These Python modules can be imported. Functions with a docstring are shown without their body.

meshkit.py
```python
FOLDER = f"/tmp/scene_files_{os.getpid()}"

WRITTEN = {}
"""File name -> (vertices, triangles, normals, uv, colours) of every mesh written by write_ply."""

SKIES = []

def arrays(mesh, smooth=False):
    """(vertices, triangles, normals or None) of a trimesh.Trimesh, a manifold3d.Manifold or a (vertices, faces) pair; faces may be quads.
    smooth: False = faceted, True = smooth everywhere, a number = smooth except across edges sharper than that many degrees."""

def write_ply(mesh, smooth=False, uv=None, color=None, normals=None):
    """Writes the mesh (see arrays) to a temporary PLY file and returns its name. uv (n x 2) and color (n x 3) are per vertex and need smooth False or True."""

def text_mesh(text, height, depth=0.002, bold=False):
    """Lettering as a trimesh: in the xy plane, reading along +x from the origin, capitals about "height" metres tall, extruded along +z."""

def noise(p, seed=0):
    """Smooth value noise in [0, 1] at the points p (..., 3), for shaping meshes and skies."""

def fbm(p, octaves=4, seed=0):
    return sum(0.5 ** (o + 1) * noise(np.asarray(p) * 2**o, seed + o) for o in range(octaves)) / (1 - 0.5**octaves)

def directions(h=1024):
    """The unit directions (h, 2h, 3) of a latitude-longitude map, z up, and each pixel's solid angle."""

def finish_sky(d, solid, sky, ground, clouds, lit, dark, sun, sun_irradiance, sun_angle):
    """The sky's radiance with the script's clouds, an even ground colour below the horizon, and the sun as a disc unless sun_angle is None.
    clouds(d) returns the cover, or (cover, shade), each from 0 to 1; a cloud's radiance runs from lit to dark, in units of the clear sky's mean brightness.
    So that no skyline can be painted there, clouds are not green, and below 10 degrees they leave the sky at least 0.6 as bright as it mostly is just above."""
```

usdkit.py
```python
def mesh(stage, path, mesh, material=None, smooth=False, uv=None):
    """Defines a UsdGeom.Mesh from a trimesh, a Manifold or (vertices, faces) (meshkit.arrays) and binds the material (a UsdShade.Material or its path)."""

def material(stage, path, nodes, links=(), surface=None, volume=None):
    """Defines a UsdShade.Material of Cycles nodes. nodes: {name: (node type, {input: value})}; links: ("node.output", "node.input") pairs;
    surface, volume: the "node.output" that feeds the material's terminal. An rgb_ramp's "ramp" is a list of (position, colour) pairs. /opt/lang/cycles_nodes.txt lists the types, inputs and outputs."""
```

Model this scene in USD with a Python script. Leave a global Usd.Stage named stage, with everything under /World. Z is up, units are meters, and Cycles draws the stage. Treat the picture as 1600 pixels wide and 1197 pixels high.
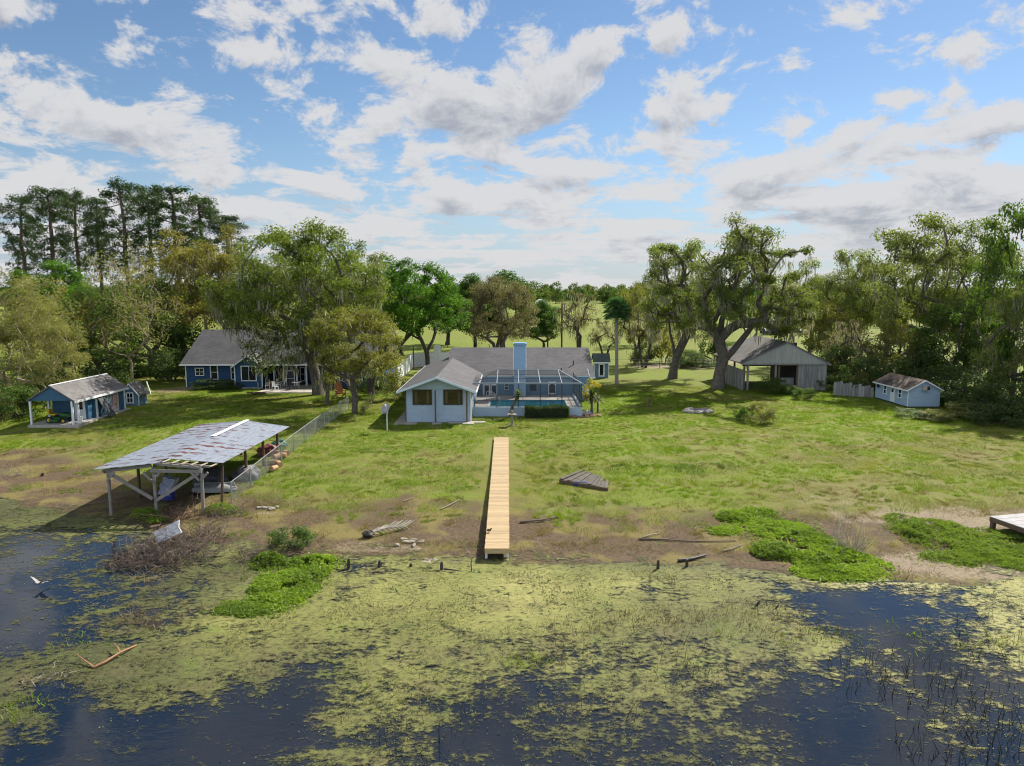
import math, random
import numpy as np, trimesh, usdkit, meshkit
from scipy.interpolate import griddata
from pxr import Usd, UsdGeom, UsdLux, UsdShade, Gf, Sdf, Vt

stage = Usd.Stage.CreateInMemory()
UsdGeom.SetStageUpAxis(stage, 'Z'); UsdGeom.SetStageMetersPerUnit(stage, 1.0)
world = UsdGeom.Xform.Define(stage, '/World'); stage.SetDefaultPrim(world.GetPrim())
UsdGeom.Scope.Define(stage, '/World/Looks')

# ------------------------------------------------------------------ camera
FPX, CAMH = 1110.0, 11.5
PITCH = math.atan((598.5 - 452) / FPX); CP, SP = math.cos(PITCH), math.sin(PITCH)
cam = UsdGeom.Camera.Define(stage, '/World/drone_camera')
cam.CreateHorizontalApertureAttr(36.0); cam.CreateVerticalApertureAttr(36.0 * 766 / 1024)
cam.CreateFocalLengthAttr(36.0 * FPX / 1600); cam.CreateClippingRangeAttr((0.1, 20000.0))
cam.AddTranslateOp().Set((0, 0, CAMH)); cam.AddRotateXOp().Set(90 - math.degrees(PITCH))
cam.CreateExposureAttr(0.76)

# ------------------------------------------------------------------ sun and sky
SUN_AZ, SUN_EL = math.radians(41.0), math.radians(41.0)      # azimuth from +y towards +x
sund = np.array([math.sin(SUN_AZ) * math.cos(SUN_EL), math.cos(SUN_AZ) * math.cos(SUN_EL), math.sin(SUN_EL)])
sun = UsdLux.DistantLight.Define(stage, '/World/sun')
sun.CreateIntensityAttr(1.25); sun.CreateAngleAttr(0.5); sun.CreateColorAttr((1.0, 0.93, 0.82))
sun.GetPrim().CreateAttribute('inputs:normalize', Sdf.ValueTypeNames.Bool).Set(True)
sun.AddRotateZOp().Set(-math.degrees(SUN_AZ)); sun.AddRotateXOp().Set(-(90 - math.degrees(SUN_EL)))

def pray(x, y):
    a, b = (x - 800) / FPX, (598.5 - y) / FPX
    return np.array([a, CP + b * SP, -SP + b * CP])

class Nodes:
    """collects Cycles nodes and links"""
    def __init__(s): s.n, s.l, s.k = {}, [], 0
    def add(s, kind, out, ins=None, **link):
        name = f'{kind}_{s.k}'; s.k += 1
        s.n[name] = (kind, ins or {})
        for k, v in link.items(): s.l.append((v, f'{name}.{k}'))
        return f'{name}.{out}'
    def math(s, op, a, b=None, clamp=False):
        ins, link = {'math_type': op}, {}
        if clamp: ins['use_clamp'] = True
        for k, v in (('value1', a), ('value2', b)):
            if isinstance(v, str): link[k] = v
            elif v is not None: ins[k] = float(v)
        return s.add('math', 'value', ins, **link)
    def smooth(s, v, a, b, lo=0.0, hi=1.0):
        return s.add('map_range', 'result', dict(range_type='smoothstep', from_min=a, from_max=b, to_min=lo, to_max=hi, clamp=True), value=v)
    def mix(s, fac, a, b, kind='mix'):
        ins, link = {'blend_type': kind}, {}
        for k, v in (('fac', fac), ('a', a), ('b', b)):
            if isinstance(v, str): link[k] = v
            else: ins[k] = v if k == 'fac' else tuple(v)
        return s.add('mix_color', 'result', ins, **link)
    def noise(s, vec, scale, detail=4, rough=0.55, out='fac', dist=0.0):
        return s.add('noise_texture', out, dict(dimensions='3D', type='fBM', use_normalize=True, scale=scale, detail=detail, roughness=rough, distortion=dist), vector=vec)
    def scale(s, vec, sc, loc=(0, 0, 0)):
        return s.add('mapping', 'vector', dict(mapping_type='point', scale=sc, location=loc), vector=vec)
    def make(s, path, surface=None, volume=None):
        return usdkit.material(stage, path, s.n, s.l, surface, volume)

# clouds of the photograph: (px, py, half width, half height, strength)
CLOUDS = [(190,185,270,75,1.15),(35,85,60,45,.55),(390,15,170,45,.8),(430,85,110,45,.6),(600,100,230,60,.75),(700,175,210,75,.95),(820,180,170,95,1.0),
          (600,200,130,50,.6),(760,235,190,32,.7),(930,80,110,50,1.0),(1035,62,60,45,.9),(890,265,110,22,.8),(1040,172,52,30,1.0),(1030,222,80,28,.8),
          (1400,155,75,22,.9),(1500,145,60,22,.5),(1250,195,90,26,.6),(1560,190,200,50,1.0),(1380,222,230,45,1.0),(1220,262,220,40,.8),(1350,300,420,50,.85),(1480,255,200,40,.6),
          (530,300,95,32,.9),(690,312,90,30,.8),(330,330,260,50,.7),(60,290,170,80,.6),(870,325,80,18,.7),(970,45,70,30,.5),(505,45,80,40,.5),(700,40,70,35,.6),(1115,170,40,14,.4),(1170,130,40,12,.4),(1130,150,30,10,.35),(990,310,120,24,.5),(1010,350,160,24,.5),(640,360,180,24,.4),(150,370,300,60,.6),(1130,45,45,25,.5),(185,75,60,14,.3),(1450,350,400,60,.6)]
def sky_material():
    N = Nodes()
    d = N.add('geometry', 'position')
    nrm = N.add('vector_math', 'vector', dict(math_type='normalize'), vector1=d)
    sep = N.add('separate_xyz', 'x', vector=nrm); base = sep.rsplit('.', 1)[0]
    az = N.math('arctan2', base + '.x', base + '.y')
    el = N.math('arcsine', base + '.z')
    blobs = []
    for px, py, w, h, k in CLOUDS:
        r = pray(px, py); a = math.atan2(r[0], r[1]); e = math.atan2(r[2], math.hypot(r[0], r[1]))
        f = math.cos(a) ; blobs.append((a, e, w / FPX * f * f + .01, h / FPX * f + .004, k))
    for px, py, w, h, k in ((430, 1100, 150, 100, 1.9), (1480, 1040, 190, 70, 1.9), (700, 1110, 100, 70, 1.6), (60, 860, 120, 40, 1.2), (1260, 1045, 120, 45, 1.5), (300, 1180, 120, 60, 1.2)):  # those mirrored in the pond
        r = pray(px, py); a = math.atan2(r[0], r[1]); e = math.atan2(-r[2], math.hypot(r[0], r[1])); blobs.append((a, e, w / FPX, h / FPX, k))
    rng = random.Random(5)
    for i in range(14):                                      # the rest of the sky goes on the same way
        blobs.append((rng.uniform(1.0, 5.3), rng.uniform(.12, .6), rng.uniform(.12, .3), rng.uniform(.04, .09), rng.uniform(.5, 1)))
    def field(up, warp):
        e2 = N.math('add', el, up)
        av = N.add('combine_xyz', 'vector', {'z': 0.0}, x=az, y=e2)
        tot = None
        for a, e, w, h, k in blobs:
            a2 = a if a <= math.pi else a - 2 * math.pi
            m = N.scale(av, (1 / w, 1 / h, 1), (-a2 / w, -e / h, 0))
            g = N.add('gradient_texture', 'fac', dict(gradient_type='quadratic_sphere'), vector=m)
            g = N.math('multiply', g, k)
            tot = g if tot is None else N.math('add', tot, g)
        tot = N.math('minimum', tot, 1.15)
        lv = N.math('logarithm', N.math('maximum', N.math('add', e2, .09), .01), math.e)
        p = N.add('combine_xyz', 'vector', {'z': 0.0}, x=az, y=lv)
        n = N.noise(N.scale(p, (9.5, 5.2, 1), (3.3, 1.7, 0)), 1.0, 12, .66, dist=.35)
        n2 = N.noise(N.scale(p, (2.0, 3.0, 1), (8.3, 4.7, 0)), 1.0, 3, .5)
        band = N.noise(N.scale(p, (1.6, 9.0, 1), (2.3, .7, 0)), 1.0, 4, .55)
        low = N.math('add', N.smooth(e2, .24, .05, 0.0, .22), N.math('multiply', N.math('subtract', band, .5), N.smooth(e2, .22, .05, 0.0, 1.3)))
        high = N.smooth(e2, .36, .60, 0.0, .26)
        f = N.math('add', N.math('multiply', n, 2.0), N.math('multiply', tot, .50))
        f = N.math('add', f, N.math('multiply', n2, .16))
        return N.math('add', f, high), low
    (f0, l0), (f1, l1) = field(0.0, 0), field(.020, 0)
    f0 = N.math('add', f0, l0)
    cover = N.smooth(f0, 1.11, 1.34)
    dark = N.smooth(N.math('add', f1, N.math('multiply', l1, .45)), 1.22, 1.80)
    sky = N.add('sky_texture', 'color', dict(sky_type='single_scattering', sun_disc=False, sun_elevation=SUN_EL, sun_rotation=SUN_AZ, altitude=50.0, air_density=1.0, aerosol_density=0.12, ozone_density=3.0))
    sky = N.add('hsv', 'color', dict(hue=.5, saturation=1.06, value=.84, fac=1.0), color=sky)
    bright = N.mix(dark, (5.4, 5.4, 5.5), (2.9, 3.1, 3.6))
    haze = N.smooth(el, .20, .0, 0.0, .7)
    skyh = N.mix(haze, sky, (2.9, 3.6, 4.7))
    up = N.smooth(el, -.02, .0)
    col = N.mix(N.math('multiply', cover, .96), skyh, bright)
    col = N.mix(up, (1.2, 1.3, .8), col)
    bg = N.add('background_shader', 'background', dict(strength=0.078), color=col)
    return N.make('/World/Looks/sky_look', bg)
dome = UsdLux.DomeLight.Define(stage, '/World/sky')
dome.CreateIntensityAttr(1.0)
UsdShade.MaterialBindingAPI.Apply(dome.GetPrim()).Bind(sky_material())
dome.GetPrim().SetCustomDataByKey('kind', 'structure'); dome.GetPrim().SetCustomDataByKey('label', 'blue sky with broken white and grey cumulus clouds')

# ------------------------------------------------------------------ helpers
USED = {}
def numbered(name, under='/World'):
    k = USED.get((under, name), 0); USED[(under, name)] = k + 1
    return name if k == 0 else f'{name}_{k:03d}'
def tag(prim, label=None, cat=None, group=None, kind=None):
    p = prim.GetPrim() if hasattr(prim, 'GetPrim') else prim
    for k, v in (('label', label), ('category', cat), ('group', group), ('kind', kind)):
        if v: p.SetCustomDataByKey(k, v)
    return p
def thing(name, label, cat, loc=(0, 0, 0), rotz=0.0, group=None, scale=None):
    x = UsdGeom.Xform.Define(stage, '/World/' + numbered(name))
    x.AddTranslateOp().Set(tuple(map(float, loc))); x.AddRotateZOp().Set(math.degrees(rotz))
    if scale is not None: x.AddScaleOp().Set(tuple(map(float, scale)))
    return tag(x, label, cat, group)
def obj(name, mesh, mat, parent=None, smooth=False, label=None, kind=None):
    under = str(parent.GetPath()) if parent is not None else '/World'
    m = usdkit.mesh(stage, under + '/' + numbered(name, under), mesh, mat, smooth)
    return tag(m, label, None, None, kind)
def dup(root, label, loc, rotz=0.0, scale=None, group=None):
    base = root.GetName().rsplit('_', 1)[0] if root.GetName()[-3:].isdigit() else root.GetName()
    x = UsdGeom.Xform.Define(stage, '/World/' + numbered(base))
    was = root.GetCustomData()
    x.GetPrim().GetReferences().AddInternalReference(root.GetPath())
    x.ClearXformOpOrder()
    T = x.GetPrim()
    for n in ('xformOp:translate', 'xformOp:rotateZ', 'xformOp:scale'):
        pass
    op = UsdGeom.Xformable(T)
    op.MakeMatrixXform().Set(Gf.Matrix4d().SetScale(Gf.Vec3d(*(scale or (1, 1, 1)))) * Gf.Matrix4d().SetRotate(Gf.Rotation(Gf.Vec3d(0, 0, 1), math.degrees(rotz))) * Gf.Matrix4d().SetTranslate(Gf.Vec3d(*map(float, loc))))
    T.SetInstanceable(True)
    return tag(T, label, was['category'], group or was.get('group'))
class MB:
    """mesh builder: boxes, bars, tubes, polygons collected into ONE mesh"""
    def __init__(s): s.v, s.f, s.c = [], [], 0
    def raw(s, v, f):
        v, f = np.asarray(v, float), np.asarray(f, int)
        if f.shape[1] == 4: f = np.vstack([f[:, [0, 1, 2]], f[:, [0, 2, 3]]])
        s.v.append(v); s.f.append(f + s.c); s.c += len(v); return s
    def box(s, x0, x1, y0, y1, z0, z1):
        v = [(x, y, z) for z in (z0, z1) for y in (y0, y1) for x in (x0, x1)]
        return s.raw(v, [(0, 2, 3, 1), (4, 5, 7, 6), (0, 1, 5, 4), (2, 6, 7, 3), (0, 4, 6, 2), (1, 3, 7, 5)])
    def bar(s, a, b, w, h=None, up=(0, 0, 1)):
        """a square bar from a to b"""
        a, b = np.asarray(a, float), np.asarray(b, float); h = h or w
        t = (b - a) / np.linalg.norm(b - a); u = np.asarray(up, float)
        if abs(t @ u) > .95: u = np.array([0, 1.0, 0])
        r = np.cross(t, u); r /= np.linalg.norm(r); q = np.cross(r, t)
        v = [p + r * i * w / 2 + q * j * h / 2 for p in (a, b) for i, j in ((-1, -1), (1, -1), (1, 1), (-1, 1))]
        return s.raw(v, [(0, 3, 2, 1), (4, 5, 6, 7), (0, 1, 5, 4), (1, 2, 6, 5), (2, 3, 7, 6), (3, 0, 4, 7)])
    def tube(s, pts, rad, n=6, cap=True):
        p = np.asarray(pts, float); rad = np.broadcast_to(np.asarray(rad, float), (len(p),))
        t = np.gradient(p, axis=0); t /= np.linalg.norm(t, axis=1, keepdims=True) + 1e-9
        ref = np.array([0.31, 0.17, 0.93]) if abs(t[0, 2]) < .8 else np.array([1.0, .2, 0])
        a = np.cross(t, ref); a /= np.linalg.norm(a, axis=1, keepdims=True) + 1e-9; b = np.cross(t, a)
        ang = np.arange(n) * 2 * np.pi / n
        v = (p[:, None] + rad[:, None, None] * (np.cos(ang)[None, :, None] * a[:, None] + np.sin(ang)[None, :, None] * b[:, None])).reshape(-1, 3)
        i, j = np.meshgrid(np.arange(len(p) - 1), np.arange(n), indexing='ij'); i, j = i.ravel(), j.ravel()
        q = np.stack([i * n + j, i * n + (j + 1) % n, (i + 1) * n + (j + 1) % n, (i + 1) * n + j], 1)
        f = np.vstack([q[:, [0, 2, 1]], q[:, [0, 3, 2]]])
        if cap:
            for o, sgn in ((0, 1), ((len(p) - 1) * n, -1)):
                for k in range(1, n - 1): f = np.vstack([f, [(o, o + k, o + k + 1) if sgn > 0 else (o, o + k + 1, o + k)]])
        return s.raw(v, f)
    def poly(s, pts, n):
        """flat convex polygon extruded by the vector n"""
        p = np.asarray(pts, float); n = np.asarray(n, float); k = len(p)
        f = [(0, i + 1, i) for i in range(1, k - 1)] + [(k, k + i, k + i + 1) for i in range(1, k - 1)]
        f += [t for i in range(k) for t in ((i, (i + 1) % k, k + (i + 1) % k), (i, k + (i + 1) % k, k + i))]
        nn = np.cross(p[1] - p[0], p[2] - p[0])
        f = np.array(f)
        if nn @ n < 0: f = f[:, ::-1]
        return s.raw(np.vstack([p, p + n]), f)
    def add(s, m):
        if isinstance(m, MB): v, f = m.get()
        else: v, f = np.asarray(m.vertices), np.asarray(m.faces)
        return s.raw(v, f)
    def get(s): return np.vstack(s.v), np.vstack(s.f)
    def build(s, name, mat, parent=None, smooth=False, label=None, kind=None):
        return obj(name, s.get(), mat, parent, smooth, label, kind)
def at(px, py, z=0.6):
    r = pray(px, py); t = (z - CAMH) / r[2]; return np.array([r[0] * t, r[1] * t, z])
def on_y(px, py, Y):
    r = pray(px, py); t = Y / r[1]; return np.array([r[0] * t, Y, CAMH + r[2] * t])
def fbm2(x, y, s, o=4, seed=0):
    x = np.asarray(x, float)
    return meshkit.fbm(np.stack([x * s, np.asarray(y, float) * s, np.zeros_like(x) + 7.3], -1), o, seed)
def smst(x, a, b):
    t = np.clip((x - a) / (b - a), 0, 1); return t * t * (3 - 2 * t)

# ------------------------------------------------------------------ materials
MATS = {}
def plain(name, col, rough=.6, var=.12, scale=3.0, bump=0.0, bscale=20.0, metal=0.0, spec=None, col2=None, stretch=(1, 1, 1), rand=0.0, coord='position', island=False):
    """a procedural painted / wooden / stone surface: colour broken up by noise, a little relief"""
    if name in MATS: return MATS[name]
    N = Nodes()
    p = N.add('texture_coordinate', 'object') if coord == 'object' else N.add('geometry', 'position')
    ps = N.scale(p, stretch)
    n = N.noise(ps, scale, 6, .6)
    c = np.array(col); c2 = np.array(col2) if col2 is not None else c * .72
    t = N.smooth(n, .5 - .22, .5 + .22)
    base = N.mix(N.math('multiply', t, 1.0 if col2 is not None else min(1, var * 4)), tuple(c), tuple(c2))
    if rand:
        r = N.add('geometry', 'random_per_island') if island else N.add('object_info', 'random')
        v = N.add('map_range', 'result', dict(range_type='linear', from_min=0., from_max=1., to_min=1 - rand, to_max=1 + rand, clamp=True), value=r)
        base = N.add('hsv', 'color', dict(hue=.5, saturation=1., fac=1.), value=v, color=base)
    ins = dict(roughness=rough, metallic=metal)
    if spec is not None: ins['specular_ior_level'] = spec
    link = dict(base_color=base)
    if bump:
        b = N.noise(ps, bscale, 5, .6)
        link['normal'] = N.add('bump', 'normal', dict(strength=bump, distance=.05), height=b)
    s = N.add('principled_bsdf', 'BSDF', ins, **link)
    MATS[name] = N.make('/World/Looks/' + name, s); return MATS[name]
def leafy(name, cols, trans=.42, rough=.55, gloss=.3, island=True, wob=.5, patch=.45):
    """foliage: colour varies leaf by leaf and clump by clump, light passes through"""
    if name in MATS: return MATS[name]
    N = Nodes()
    r = N.add('geometry', 'random_per_island')
    p = N.add('geometry', 'position')
    n = N.noise(p, patch, 4, .6)
    f = N.math('add', N.math('multiply', r, 1 - wob), N.math('multiply', N.smooth(n, .3, .7), wob))
    k = len(cols)
    c = N.add('rgb_ramp', 'color', dict(ramp=[(i / (k - 1), cc) for i, cc in enumerate(cols)], interpolate=True), fac=f)
    d = N.add('principled_bsdf', 'BSDF', dict(roughness=rough, specular_ior_level=gloss), base_color=c)
    tc = N.mix(1.0, c, (1.25, 1.35, .6), 'multiply')
    t = N.add('translucent_bsdf', 'BSDF', color=tc)
    s = N.add('mix_closure', 'closure', dict(fac=trans), closure1=d, closure2=t)
    MATS[name] = N.make('/World/Looks/' + name, s); return MATS[name]
def glass_pane(name='window_glass', tint=(.02, .025, .03)):
    if name in MATS: return MATS[name]
    N = Nodes()
    t = N.add('transparent_bsdf', 'BSDF', dict(color=(.55, .58, .58)))
    g = N.add('glossy_bsdf', 'BSDF', dict(color=(.9, .9, .9), roughness=.03))
    fr = N.add('fresnel', 'fac', dict(IOR=1.9))
    s = N.add('mix_closure', 'closure', {}, fac=fr, closure1=t, closure2=g)
    MATS[name] = N.make('/World/Looks/' + name, s); return MATS[name]

# ------------------------------------------------------------------ terrain
def shore(x):
    x = np.asarray(x, float)
    s = np.interp(x, [-60, -32, -25, -21, -18, -16, -13, -9, -5, 0, 6, 9, 13, 18, 22, 30, 60], [47, 41, 36.5, 34.2, 33, 32, 30.8, 29.4, 29.2, 28.8, 28.8, 28.3, 27.2, 26.4, 27.5, 27, 26])
    return s + (fbm2(x, x * 0, .35, 3, 3) - .5) * 1.6
def gz(x, y):
    x, y = np.asarray(x, float), np.asarray(y, float)
    d = y - shore(x)
    z = np.where(d < 0, np.maximum(-1.0, .13 * d), 0.6 * smst(d, -9, 24) - .6 * smst(0, -9, 24))
    z = np.where(d >= 0, z * .6 / (.6 - .6 * smst(0, -9, 24)), z)
    rough = np.interp(d, [0, 4, 14, 25], [.10, .10, .06, .03])
    return z + (fbm2(x, y, .45, 4, 11) - .5) * rough * 1.2 + np.where(d < 0, 0, .02)
def grid(xs, ys):
    X, Y = np.meshgrid(xs, ys); n = len(xs)
    i, j = np.meshgrid(np.arange(len(ys) - 1), np.arange(n - 1), indexing='ij'); a = (i * n + j).ravel()
    return X, Y, np.stack([a, a + 1, a + n + 1, a + n], 1)
def blob(x, y, px, py, rx, ry, z=.3, edge=.5, seed=0, amp=.5):
    """soft patch on the ground, centred where pixel (px, py) meets it; rx, ry in metres"""
    c = at(px, py, z)
    r = np.hypot((x - c[0]) / rx, (y - c[1]) / ry) + (fbm2(x, y, .8, 4, seed) - .5) * amp * 2
    return 1 - smst(r, 1 - edge, 1 + edge * .4)
def zones(x, y):
    """(lushness, mud, sand, dry) of the ground at a point, each 0..1"""
    d = y - shore(x)
    n1, n2, n3 = fbm2(x, y, .12, 4, 1), fbm2(x, y, .35, 4, 2), fbm2(x, y * 1.6, .22, 4, 5)
    lush = smst(n1 * .5 + n3 * .5, .40, .58) * .9
    mud = smst(d + (n2 - .5) * 7, 11, 4) * .9
    dry = smst(n3, .46, .62) * smst(y, 70, 44) * .9
    sand = np.zeros_like(d)
    for px, py, rx, ry, k in ((600, 845, 3.2, .8, .9), (545, 840, 2.0, .7, .8), (700, 790, 4, .9, .6), (1100, 850, 4.0, 1.0, .6), (890, 790, 3.0, 1.0, .5), (1010, 800, 3, 1.2, .6), (1150, 790, 4, 1.2, .4)):
        mud = np.maximum(mud, k * blob(x, y, px, py, rx, ry, .2, seed=int(px)))
    for px, py, rx, ry, k in ((600, 845, 2.6, .6, .8), (555, 840, 1.4, .5, .6), (415, 795, .9, .25, 1), (640, 845, .5, .25, 1), (1060, 575, 8, 4.5, .9), (1110, 568, 9, 4, 1), (275, 612, 3.5, 3, .9), (1430, 800, 5, 1.8, .8), (1530, 805, 4, 2, .9), (1480, 870, 4.5, 1.4, 1), (1560, 880, 4, 1.6, .9), (1330, 780, 4, 1.2, .5), (690, 575, 9, 7, .7), (1150, 618, 1.4, 1, .5)):
        sand = np.maximum(sand, k * blob(x, y, px, py, rx, ry, .4, seed=int(px) + 1))
    for px, py, rx, ry, k in ((100, 700, 6, 2.2, .8), (60, 720, 6, 1.6, .7), (220, 690, 6, 1.5, .7), (150, 740, 7, 1.5, .8), (1270, 700, 10, 1.2, .7), (1080, 690, 2, .8, .9), (1200, 720, 8, 1.5, .5), (700, 720, 4, 1.5, .7), (560, 730, 5, 1, .6), (460, 770, 4, 2, .6), (1350, 760, 9, 2.4, .8), (900, 700, 3, 1, .4)):
        dry = np.maximum(dry, k * blob(x, y, px, py, rx, ry, .45, seed=int(px) + 2, edge=.8))
    for px, py, rx, ry, k in ((500, 725, 4.5, 1.4, 1), (590, 715, 5, 1.2, .8), (640, 770, 5, .5, 1), (720, 770, 2, .5, 1), (1030, 740, 6, 1.7, .9), (880, 690, 6, 2.2, .8), (100, 735, 5, 1.2, 1), (60, 690, 5, 1.6, .9), (40, 725, 4, 1.0, 1), (160, 715, 5, 1.2, .9), (250, 640, 7, 3, .8), (1100, 665, 6, 2, .7), (560, 650, 6, 3, .5)):
        lush = np.maximum(lush, k * blob(x, y, px, py, rx, ry, .45, seed=int(px) + 3, edge=.7))
    lush = np.where(y > 88, np.maximum(lush, .45), lush)
    return np.stack([np.clip(lush, 0, 1), np.clip(mud, 0, 1), np.clip(sand, 0, 1), np.clip(dry * (1 - lush * .6), 0, 1)], -1)
def ground_material():
    N = Nodes()
    a = N.add('attribute', 'vector', dict(attribute='zone')); s = N.add('separate_xyz', 'x', vector=a).rsplit('.', 1)[0]
    dry = N.add('attribute', 'fac', dict(attribute='dryness'))
    p = N.add('geometry', 'position')
    n0, n1, n2, n3 = N.noise(p, .35, 5), N.noise(p, 1.6, 5, .62), N.noise(p, 7.0, 5, .65), N.noise(p, 28.0, 3, .6)
    g = N.mix(N.smooth(n1, .35, .65), (.115, .135, .022), (.185, .20, .034))
    lush = N.mix(N.smooth(n2, .3, .7), (.13, .215, .018), (.20, .275, .024))
    g = N.mix(N.math('multiply', s + '.x', N.smooth(n1, .2, .6, .35, 1.0)), g, lush)
    straw = N.mix(N.smooth(n2, .3, .7), (.16, .135, .06), (.24, .19, .10))
    g = N.mix(N.math('multiply', dry, N.smooth(n2, .25, .6, .2, .95)), g, straw)
    thatch = N.mix(N.smooth(n3, .3, .7), (.11, .085, .05), (.19, .15, .075))
    g = N.mix(N.smooth(N.math('add', N.math('multiply', n2, .6), N.math('multiply', n1, .5)), .50, .68, 0., .75), g, thatch)
    mudc = N.mix(N.smooth(n2, .3, .7), (.075, .055, .036), (.155, .11, .072))
    mudc = N.mix(N.smooth(n0, .48, .6, 0., .8), mudc, N.mix(N.smooth(n3, .3, .7), (.17, .155, .05), (.24, .2, .07)))
    mudc = N.mix(N.smooth(n1, .56, .7, 0., .7), mudc, (.09, .105, .03))
    g = N.mix(N.smooth(N.math('add', s + '.y', N.math('multiply', N.math('subtract', n2, .5), .7)), .25, .75), g, mudc)
    sandc = N.mix(N.smooth(n2, .3, .7), (.22, .175, .125), (.33, .27, .20))
    g = N.mix(N.smooth(N.math('add', s + '.z', N.math('add', N.math('multiply', N.math('subtract', n2, .5), 1.0), N.math('multiply', N.math('subtract', n1, .5), 1.0))), .25, .95, 0., .85), g, sandc)
    h = N.math('add', N.math('multiply', n2, .6), N.math('multiply', n3, .4))
    b = N.add('bump', 'normal', dict(strength=.8, distance=.09), height=h)
    return N.make('/World/Looks/ground_look', N.add('principled_bsdf', 'BSDF', dict(roughness=.9, specular_ior_level=.15), base_color=g, normal=b))
def build_ground():
    # one sheet: fine where the yard is, coarser out to the horizon
    xs = np.concatenate([-np.geomspace(3000, 62, 22), np.arange(-60, 60.1, .32), np.geomspace(62, 3000, 22)])
    ys = np.concatenate([[-300, -60, 0, 8], np.arange(14, 60, .26), np.arange(60, 104, .7), np.geomspace(105, 6000, 40)])
    X, Y, F = grid(xs, ys)
    Z = np.where(Y > 22, gz(X, np.minimum(Y, 200)), np.maximum(gz(X, np.maximum(Y, 20)), -1.0))
    far = smst(Y, 110, 260)
    Z = Z * (1 - far) + far * (.6 + 2.4 * smst(Y, 120, 480) + (fbm2(X, Y, .01, 3, 4) - .5) * 1.2)
    Z = Z + .25 * smst(Y, 88, 110) * (fbm2(X, Y, .08, 3, 9) - .5)
    m = usdkit.mesh(stage, '/World/ground', (np.stack([X, Y, Z], -1).reshape(-1, 3), F), ground_material(), True)
    zn = zones(X.ravel(), Y.ravel())
    pv = UsdGeom.PrimvarsAPI(m)
    pv.CreatePrimvar('zone', Sdf.ValueTypeNames.Vector3fArray, 'vertex').Set(Vt.Vec3fArray.FromNumpy(zn[:, :3].astype(np.float32)))
    pv.CreatePrimvar('dryness', Sdf.ValueTypeNames.FloatArray, 'vertex').Set(Vt.FloatArray.FromNumpy(zn[:, 3].astype(np.float32)))
    tag(m, 'grassy lawn, muddy shore and open green pasture', None, None, 'structure')
build_ground()
def build_water():
    N = Nodes()
    p = N.add('geometry', 'position')
    w = N.noise(N.scale(p, (1.0, 2.6, 1)), 1.1, 4, .55); w2 = N.noise(N.scale(p, (1, 2.2, 1)), 6.0, 3, .5)
    area = N.smooth(N.noise(p, .16, 2), .42, .62, .15, 1.0)
    h = N.math('multiply', N.math('add', w, N.math('multiply', w2, .25)), area)
    b = N.add('bump', 'normal', dict(strength=.10, distance=.10), height=h)
    s = N.add('principled_bsdf', 'BSDF', dict(base_color=(.006, .011, .021), roughness=.02, ior=1.42, specular_ior_level=.5), normal=b)
    mat = N.make('/World/Looks/water_look', s)
    xs, ys = np.linspace(-400, 400, 60), np.concatenate([[-300, -100], np.linspace(-20, 48, 20)])
    X, Y, F = grid(xs, ys)
    tag(usdkit.mesh(stage, '/World/lake_water', (np.stack([X, Y, X * 0], -1).reshape(-1, 3), F), mat, True), 'dark lake water reflecting blue sky and cloud', None, None, 'structure')
build_water()

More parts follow.
